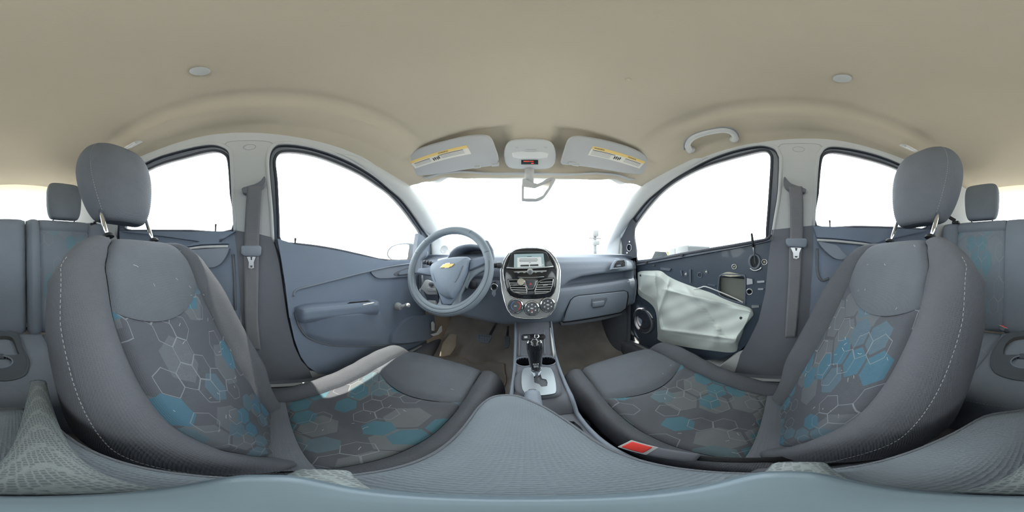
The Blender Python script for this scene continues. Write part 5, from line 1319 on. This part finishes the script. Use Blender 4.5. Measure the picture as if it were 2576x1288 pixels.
belt(-1, [(641,468,38),(637,520,38),(633,600,38),(632,640,38),(632,720,36),(632,800,34),(640,880,32)],
     [(608,478),(612,472),(640,464),(656,455),(664,444),(668,450),(664,466),(652,478),(636,484),(614,486)],
     [(606,620),(610,618),(654,618),(657,622),(656,640),(650,645),(614,644),(606,638)], [(621,646),(643,646),(638,660),(639,674),(634,676),(625,674),(626,660)],
     "dark grey seat belt hanging on the centre pillar behind the driver")
belt(1, [(2001,468,34),(2004,520,34),(2004,590,33),(2001,640,32),(1999,700,31),(1995,760,30),(1988,850,28)],
     [(1971,452),(1974,445),(1980,452),(1990,462),(2010,469),(2026,475),(2028,480),(2022,484),(2000,482),(1984,476),(1974,466)],
     [(1977,602),(1981,599),(2028,600),(2031,604),(2030,619),(2024,623),(1984,620),(1978,614)], [(1989,623),(2016,624),(2011,636),(2010,649),(2004,651),(1996,650),(1995,636)],
     "dark grey seat belt hanging on the centre pillar behind the passenger")
# ------------------------------------------------------------------ belt buckles with red release buttons
def buckle(c, ax, up, ln, wd, th, label, redlen=0.35, stalk=0.10):
    ax = Vector(ax).normalized(); up = Vector(up); up = (up-ax*up.dot(ax)).normalized(); sd = ax.cross(up); c = Vector(c)
    R = Matrix((sd,ax,up)).transposed()
    o = root('seat_belt_buckle', c, label, 'belt buckle', 'seat belt buckles')
    rbox('buckle_body', c-ax*ln*0.5, (wd,ln,th), 'dark_plastic', o, 0.006, R)
    rbox('buckle_rim', c-ax*ln*redlen*0.5+up*(th*0.45), (wd*0.98,ln*redlen*1.25,th*0.2), 'visor', o, 0.003, R)
    rbox('release_button', c-ax*ln*redlen*0.45+up*(th*0.53)+sd*wd*0.0, (wd*0.78,ln*redlen*0.95,th*0.24), 'red_button', o, 0.003, R)
    rbox('buckle_stalk', c-ax*(ln+stalk*0.5)-up*0.004, (wd*0.6,stalk,th*0.4), 'black', o, 0.003, R)
    return o
pb = hz(1570,1125,-0.425)
buckle(pb+Vector((0.008,0.006,0)), (-0.30,0.90,0.30), (-0.35,0.0,1), 0.085, 0.026, 0.018, "front seat belt buckle with red button beside the passenger's seat", 0.36)
b1 = hz(107,823,-0.415); buckle(b1, (-0.8,0.5,0.25), (0,0.5,1), 0.09, 0.035, 0.022, 'rear seat belt buckle with red button peeking past the driver seat', 0.3, 0.03)
b2 = hz(2520,824,-0.40); buckle(b2+Vector((0,0.012,0)), (0.35,0.75,0.45), (0,0.3,1), 0.07, 0.04, 0.024, 'rear seat belt buckle with red button beside the cup holder tray', 0.45, 0.03)

# ------------------------------------------------------------------ sun visors with warning labels
cV = crop(960,300,3.788); cW = crop(1380,300,3.22)
RV = Plane((0,0.585,0.432),(0,-0.50,-0.866))
def visor(pts, lab, hinge, label, bars, head):
    o = root('sun_visor', RV.hit(sum(p[0] for p in pts)/len(pts), sum(p[1] for p in pts)/len(pts)), label, 'sun visor', 'sun visors')
    b = slabpx('visor_pad', pts, RV, 0.022, 'visor', o, off=0.012, bev=0.008, sm=2, seg=3)
    l = slabpx('warning_label', lab, RV, 0.001, 'label_paper', o, off=0.0128)
    A, B, Cc, D = [RV.hit(a,b_,0.0132) for a,b_ in lab]
    def lp(u, v): return A.lerp(B,u).lerp(D.lerp(Cc,u),v)
    slab('label_heading', [lp(0,0),lp(1,0),lp(1,0.30),lp(0,0.30)], RV.n*-0.0004, 'label_yellow', l)
    ux = (B-A); uy = (A-D)
    for (u0, tx) in head:
        text('heading_text', tx, lp(u0,0.16), ux, uy, 0.0085, 'dark_print', l, 0.0004)
    for (u0, u1, v) in bars: slab('text_line', [lp(u0,v),lp(u1,v),lp(u1,v+0.05),lp(u0,v+0.05)], RV.n*0.0004, 'dark_print' if v < 0.42 else 'visor', l)
    for i, (du, dv) in enumerate(((0,0.50),(0.035,0.46),(0.07,0.50),(0.10,0.44))):
        u0 = (0.42 if len(head) > 1 else 0.40)+du; slab('pictogram', [lp(u0,dv),lp(u0+0.012,dv-0.02),lp(u0+0.025,dv+0.1),lp(u0+0.018,dv+0.34),lp(u0+0.004,dv+0.30)], RV.n*0.0004, 'dark_print', l)
    for h in hinge: rbox('hinge_clip', RV.hit(*h,0.008), (0.03,0.012,0.02), 'visor', o, 0.004)
    return o
lv = cV((98,440),(112,405),(200,352),(400,268),(600,212),(760,172),(900,155),(1000,160),(1050,200),(1085,290),(1112,385),(1085,440),(950,462),(700,500),(500,530),(330,545),(190,525),(125,485))
visor(lv, cV((265,405),(810,248),(855,330),(320,470)), [(1246,413),(1200,418)], "sun visor above the steering wheel with yellow headed warning label",
      [(0.52,0.92,0.36),(0.05,0.36,0.40),(0.05,0.36,0.52),(0.05,0.36,0.64),(0.05,0.36,0.76),(0.55,0.92,0.50),(0.55,0.92,0.62),(0.55,0.92,0.74)], [(0.62,'WARNING')])
rv = cW((100,355),(130,250),(155,180),(190,150),(240,140),(330,150),(500,185),(640,225),(780,285),(880,330),(905,352),(890,390),(840,440),(770,450),(700,448),(560,430),(380,400),(200,375),(120,372))
visor(rv, cW((360,218),(786,345),(735,400),(318,290)), [(1448,412),(1440,408)], "sun visor above the glove box with yellow headed warning label",
      [(0.03,0.42,0.36),(0.03,0.36,0.48),(0.03,0.36,0.60),(0.03,0.36,0.72),(0.03,0.36,0.84),(0.62,0.95,0.40),(0.62,0.95,0.52),(0.62,0.95,0.64),(0.62,0.95,0.76)], [(0.12,'WARNING'),(0.72,'WARNING')])
# ------------------------------------------------------------------ overhead lamp with airbag indicator
RL = Plane((0,0.60,0.437),(0,-0.45,-0.89))
ol = root('overhead_lamp', RL.hit(1332,385), 'pale overhead lamp panel with red airbag indicator between the sun visors', 'map lamp')
lo_ = cV((1165,350),(1180,265),(1230,212),(1320,198),(1420,195),(1540,200),(1620,230),(1655,300),(1660,385),(1630,450),(1560,476),(1400,480),(1250,472),(1190,440))
slabpx('lamp_body', lo_, RL, 0.02, 'trim_light', ol, off=0.010, bev=0.005, sm=2)
slabpx('lamp_lens', cV((1240,320),(1300,310),(1540,312),(1590,325),(1580,370),(1500,380),(1320,380),(1250,365)), RL, 0.006, 'clear_lens', ol, off=0.0115, bev=0.003)
slabpx('lamp_switch', cV((1368,288),(1472,288),(1472,312),(1368,312)), RL, 0.006, 'visor', ol, off=0.013, bev=0.002)
ind = slabpx('indicator_window', cV((1330,390),(1492,390),(1492,432),(1330,432)), RL, 0.004, 'screen_bezel', ol, off=0.0125, bev=0.001)
iA, iB = RL.hit(*cV((1350,402))[0],0.013), RL.hit(*cV((1450,402))[0],0.013); up_ = RL.hit(*cV((1400,380))[0])-RL.hit(*cV((1400,430))[0])
text('indicator_text', 'PASSENGER AIR BAG', iA.lerp(iB,0.5), iB-iA, up_, 0.0042, 'red_led', ind, 0.0004)
text('indicator_text', 'OFF', RL.hit(*cV((1437,421))[0],0.013), iB-iA, up_, 0.0055, 'red_led', ind, 0.0004)
for a in ((1285,270),(1560,270)):
    for k in range(3): slabpx('grille_slot', cV((a[0]-14+k*10,a[1]-8),(a[0]-8+k*10,a[1]-8),(a[0]+k*10,a[1]+6),(a[0]-6+k*10,a[1]+6)), RL, 0.001, 'visor', ol, off=0.0108)
# ------------------------------------------------------------------ rear view mirror
RM = Plane((0,0.68,0.25),(0,-1,-0.15))
mr = root('rear_view_mirror', RM.hit(1345,470), 'grey rear view mirror on its stalk under the overhead lamp', 'mirror')
tube('mirror_stalk', [RM.hit(1332,425,-0.02), RM.hit(1331,445,-0.01), RM.hit(1334,470,0.0)], [0.020,0.018,0.016], 'visor', mr, 16)
slabpx('mirror_housing', [(1314,450),(1326,452),(1352,462),(1376,449),(1394,446),(1398,452),(1386,474),(1370,496),(1350,505),(1316,504),(1312,498)], RM, 0.03, 'visor', mr, off=0.018, bev=0.006, sm=2)  # dark housing coloured pale grey, the windscreen glare painted in
slabpx('mirror_glass', [(1318,470),(1345,474),(1372,462),(1388,452),(1380,472),(1366,492),(1348,500),(1318,499)], RM, 0.002, 'chrome', mr, off=0.0192)
# ------------------------------------------------------------------ grab handles on the roof rails
def hroof(px, py, off=0.0):
    d = ray(px,py); lo, hi = 0.1, 2.5
    for _ in range(40):
        m = (lo+hi)/2; p = CAM+d*m
        if p.z > roofz(p.x,p.y)-off: hi = m
        else: lo = m
    return CAM+d*hi
gh = root('grab_handle', hroof(1790,355), 'curved pale grab handle above the passenger window', 'grab handle')
gpath = [(1736,380),(1730,366),(1737,352),(1753,342),(1784,333),(1821,328),(1842,334),(1850,346),(1846,352)]
GL = [hroof(a,b,0.022 if 0 < i < len(gpath)-1 else 0.004) for i,(a,b) in enumerate(gpath)]
gc = crom(GL,5,False)
tube('handle_bar', gc, [0.010 if 4 < i < len(gc)-5 else 0.012 for i in range(len(gc))], 'trim_light', gh, 12)
for a, b in ((1738,376),(1847,349)):
    p = hroof(a,b,0.004); d = ray(a,b)
    lathe('handle_foot', [(0.016,-0.004),(0.016,0.004),(0.012,0.010),(0.003,0.012)], p, (-0.6,0,-0.8), 'trim_light', gh, 16)
tube('handle_recess', crom([hroof(a,b,0.001) for a,b in ((1722,376),(1722,360),(1735,345),(1753,335),(1784,327),(1821,321),(1848,328),(1857,345),(1854,355))],4,False), 0.0035, 'dash_plastic', gh, 8)  # dark bead painting in the shadow of the recess around the handle
for px, py, lb, q in ((338,362,"small pale coat hook handle on the roof rail behind the driver's headrest",-1),(2283,370,"small pale coat hook handle on the roof rail behind the passenger's headrest",1)):
    p = hroof(px,py,0.0)
    o = root('coat_hook', p, lb, 'coat hook', 'rear coat hooks')
    rbox('hook_plate', p+Vector((-q*0.004,0,-0.006)), (0.014,0.075,0.045), 'trim_light', o, 0.006, Matrix.Rotation(q*0.9,3,'Y'))
    tube('hook_arm', [p+Vector((-q*0.008,-0.025,-0.008)), p+Vector((-q*0.022,-0.022,-0.020)), p+Vector((-q*0.026,0.0,-0.026)), p+Vector((-q*0.022,0.022,-0.020)), p+Vector((-q*0.008,0.025,-0.008))], 0.006, 'clear_lens', o, 8)
# rear belt guides by the rear pillars
for pts, lb in (([(243,540),(247,548),(243,556),(236,560)], 'black rear belt guide beside the driver side rear headrest'), ([(2382,532),(2386,544),(2394,550),(2403,555)], 'black rear belt guide beside the passenger side rear headrest')):
    L = [hy(a,b,-0.93) for a,b in pts]
    o = root('rear_belt_guide', L[0], lb, 'belt guide', 'rear belt guides')
    tube('guide_loop', crom(L,4,False), 0.012, 'black', o, 8, flat=0.6)
    rbox('guide_base', L[-1]+Vector((0,-0.01,-0.012)), (0.05,0.03,0.02), 'black', o, 0.005)

# ------------------------------------------------------------------ loose plastic film hanging on the stripped door
fm = root('plastic_sheet', hside(1740,800,1,-0.03), 'crumpled translucent plastic film hanging on the stripped passenger door', 'plastic sheet')
TA = crom([(1604,686,0),(1614,682,0),(1640,681,0),(1663,682,0),(1680,694,0),(1706,707,0),(1746,722,0),(1790,737,0),(1818,750,0),(1846,761,0),(1883,773,0),(1893,780,0),(1896,788,0)],4,False)
TB = crom([(1604,692,0),(1605,720,0),(1607,742,0),(1632,760,0),(1646,776,0),(1652,800,0),(1654,840,0),(1660,858,0),(1720,872,0),(1790,882,0),(1848,886,0),(1858,862,0),(1868,838,0),(1874,820,0),(1888,803,0),(1896,792,0)],4,False)
def film(u, v):
    a, b = curve_at(TA,u), curve_at(TB,u); p = a.lerp(b,v)
    e = min(1.0, 6*min(v,1-v))*min(1.0,8*min(u,1-u))
    x, y = p.x, p.y
    def ridge(k, w): return exp(-abs(k)/w)
    d = 0.010
    d += 0.022*ridge((y-733)-(x-1690)*0.22, 7)*sstep(1655,1690,x)
    d += 0.020*ridge((x-1647)-(y-690)*0.10, 6)+0.016*ridge((x-1672)+(y-740)*0.35, 6)
    d += 0.014*ridge((y-832)-(x-1690)*0.13, 5)+0.016*ridge((x-1735)-(y-735)*0.75, 6)
    d += 0.022*ridge((x-1800)-(845-y)*0.25, 8)*sstep(800,840,y)
    d += 0.010*(1+sin(x/31+y/37))+0.003*sin(x/9.3-y/13.1)+0.002*sin(y/6.0+x/15)
    return hside(x, y, 1, -0.006-max(0.0,d)*e)
patch('film', film, 110, 70, 'plastic_film', fm, flip=True)
for a, b in ((1611,693),(1664,831),(1864,800)): lathe('film_grommet', [(0.007,0),(0.0065,0.002),(0.001,0.002)], hside(a,b,1,-0.03), (-1,0,0), 'rubber', fm, 12)

# ------------------------------------------------------------------ lint caught on the seat cloth
def lint(name, parent, n, fn):
    vs = []; fs = []
    for _ in range(n):
        p, nn = fn(); L = random.uniform(0.004,0.014); t = Vector((random.uniform(-1,1),random.uniform(-1,1),random.uniform(-1,1))); t = (t-nn*t.dot(nn)).normalized(); w = t.cross(nn); bend = random.uniform(-0.5,0.5)
        k0 = len(vs); r = 0.0004
        for j in range(4):
            q = p+nn*0.0018+t*(L*(j/3-0.5))+w*bend*L*((j/3-0.5)**2)
            for a in range(3): vs.append(q+(w*cos(a*2.094)+nn*sin(a*2.094))*r)
        for j in range(3):
            for a in range(3): fs.append((k0+j*3+a,k0+j*3+(a+1)%3,k0+j*3+3+(a+1)%3,k0+j*3+3+a))
    o = obj(name, vs, fs, 'lint', parent); o['kind'] = 'stuff'
    return o
for par, s in ((ds,-1),(ps,1)):
    def onback():
        z = random.uniform(-0.42,0.03); a = random.uniform(-0.14,0.14); nn = Vector((0,0.915,0.403))
        return Vector((s*0.325+a,-0.03-0.44*(z+0.5),z))+nn*0.008, nn
    def oncush():
        y = random.uniform(0.05,0.5); a = random.uniform(-0.14,0.14)
        return Vector((s*0.325+a,y,table(CZ,y)+0.005)), Vector((0,-0.2,0.98))
    lint('lint_fibres', par, 26, onback); lint('lint_fibres', par, 14, oncush)

# ------------------------------------------------------------------ outside
gd_ = obj('ground', [(-80,-80,-1.15),(80,-80,-1.15),(80,80,-1.15),(-80,80,-1.15)], [(0,1,2,3)], 'ground_gravel'); tag(gd_, 'pale sunlit gravel lot around the car', 'ground', kind='structure')
wm = root('wing_mirror', (-0.72,0.86,-0.05), "door mirror outside the driver's window with pale glass", 'mirror')
MP = Plane((-0.83,0.86,0),(0.12,-0.99,0))
slabpx('mirror_housing', [(971,642),(977,624),(992,615),(1012,611),(1034,611),(1047,616),(1050,640),(1047,657),(1010,658),(985,656)], MP, 0.09, 'outer_paint', wm, off=0.0, bev=0.02, sm=2, seg=3)
slabpx('mirror_glass', [(976,640),(982,626),(995,618),(1012,615),(1029,616),(1027,635),(1024,652),(1005,653),(986,652)], MP, 0.003, 'chrome', wm, off=0.003, sm=2)
rbox('mirror_foot', (-0.66,0.88,-0.06), (0.14,0.06,0.04), 'outer_paint', wm, 0.01)
# bushes beyond the passenger window
for i in range(7):
    az = radians(42+i*7.6); dist = 18+(i%2)*3.5; rr = 0.85+0.12*((i*3)%4)/3; cx_, cy_ = sin(az)*dist, cos(az)*dist
    vs = []; fs = []; nu, nv = 22, 12
    ph = random.random()*9
    for j in range(nv+1):
        for k in range(nu):
            t = 2*pi*k/nu; f = pi*j/nv; r = rr*(1+0.16*sin(5*t+ph)*sin(4*f+ph)+0.10*sin(11*t-ph)*sin(9*f)+random.uniform(-.07,.07))
            vs.append((cx_+r*1.2*sin(f)*cos(t), cy_+r*1.2*sin(f)*sin(t), -1.15+rr*0.75+r*0.95*cos(f)))
    for j in range(nv):
        for k in range(nu): fs.append((j*nu+k,j*nu+(k+1)%nu,(j+1)*nu+(k+1)%nu,(j+1)*nu+k))
    o = root('shrub', (cx_,cy_,-1.15), 'pale dry shrub outside the passenger window, %s counted back from the windscreen pillar' % ('first','second','third','fourth','fifth','sixth','seventh')[i], 'shrub', 'dry shrubs outside')
    obj('foliage', vs, fs, 'foliage_pale', o)
    tube('stem', [(cx_,cy_,-1.16),(cx_+0.03,cy_,-0.8)], [0.06,0.04], 'coin', o, 6)
def parked_car(az, dist, yaw, m, label, van=False):
    c = Vector((sin(radians(az))*dist, cos(radians(az))*dist, -1.15)); R = Matrix.Rotation(radians(yaw),3,'Z')
    o = root('parked_car', c, label, 'car', 'parked cars outside')
    prof = [(-2.1,0.3),(-2.1,0.75),(-1.9,0.95),(-1.3,1.0),(-0.8,1.42),(0.7,1.42),(1.3,0.98),(2.0,0.88),(2.15,0.6),(2.1,0.3)] if not van else [(-2.2,0.3),(-2.2,1.75),(-2.0,1.85),(1.0,1.85),(1.6,1.1),(2.2,0.95),(2.3,0.6),(2.2,0.3)]
    slab('body', [c+R@Vector((a,-0.82,b)) for a,b in prof], R@Vector((0,1.64,0)), m, o, 0.08, 3)
    gp = [(-1.15,1.0),(-0.75,1.36),(0.62,1.36),(1.1,1.0)] if not van else [(0.0,1.2),(0.0,1.7),(0.95,1.7),(1.35,1.2)]
    slab('side_glass', [c+R@Vector((a,-0.83,b)) for a,b in gp], R@Vector((0,1.66,0)), 'car_glass', o)
    for a in (-1.3,1.3):
        for q in (-0.78,0.78): lathe('wheel', [(0.31,-0.09),(0.32,0),(0.31,0.09),(0.18,0.10),(0.02,0.06)], c+R@Vector((a,q,0.32)), R@Vector((0,math.copysign(1,q),0)), 'rubber', o, 20)
    return o
parked_car(42.5, 8.5, 20, 'car_white', 'white parked car seen through the front of the passenger window')
parked_car(56.0, 12.5, 60, 'car_glass', 'grey parked van seen low in the passenger window', True)
# post with meter boxes ahead of the car
pc_ = CAM+ray(1497,640)*9.0
po = root('utility_post', (pc_.x,pc_.y,-1.15), 'pale utility post with boxes ahead of the windscreen', 'post')
tube('post_shaft', [(pc_.x,pc_.y,-1.16),(pc_.x,pc_.y,1.9)], 0.09, 'pole_grey', po, 12)
rbox('meter_box', (pc_.x-0.02,pc_.y-0.12,1.25), (0.30,0.2,0.35), 'pole_grey', po, 0.03)
rbox('meter_box', (pc_.x,pc_.y-0.12,0.72), (0.36,0.2,0.25), 'pole_grey', po, 0.03)
rbox('cross_arm', (pc_.x,pc_.y,0.98), (0.75,0.1,0.06), 'pole_grey', po, 0.01)
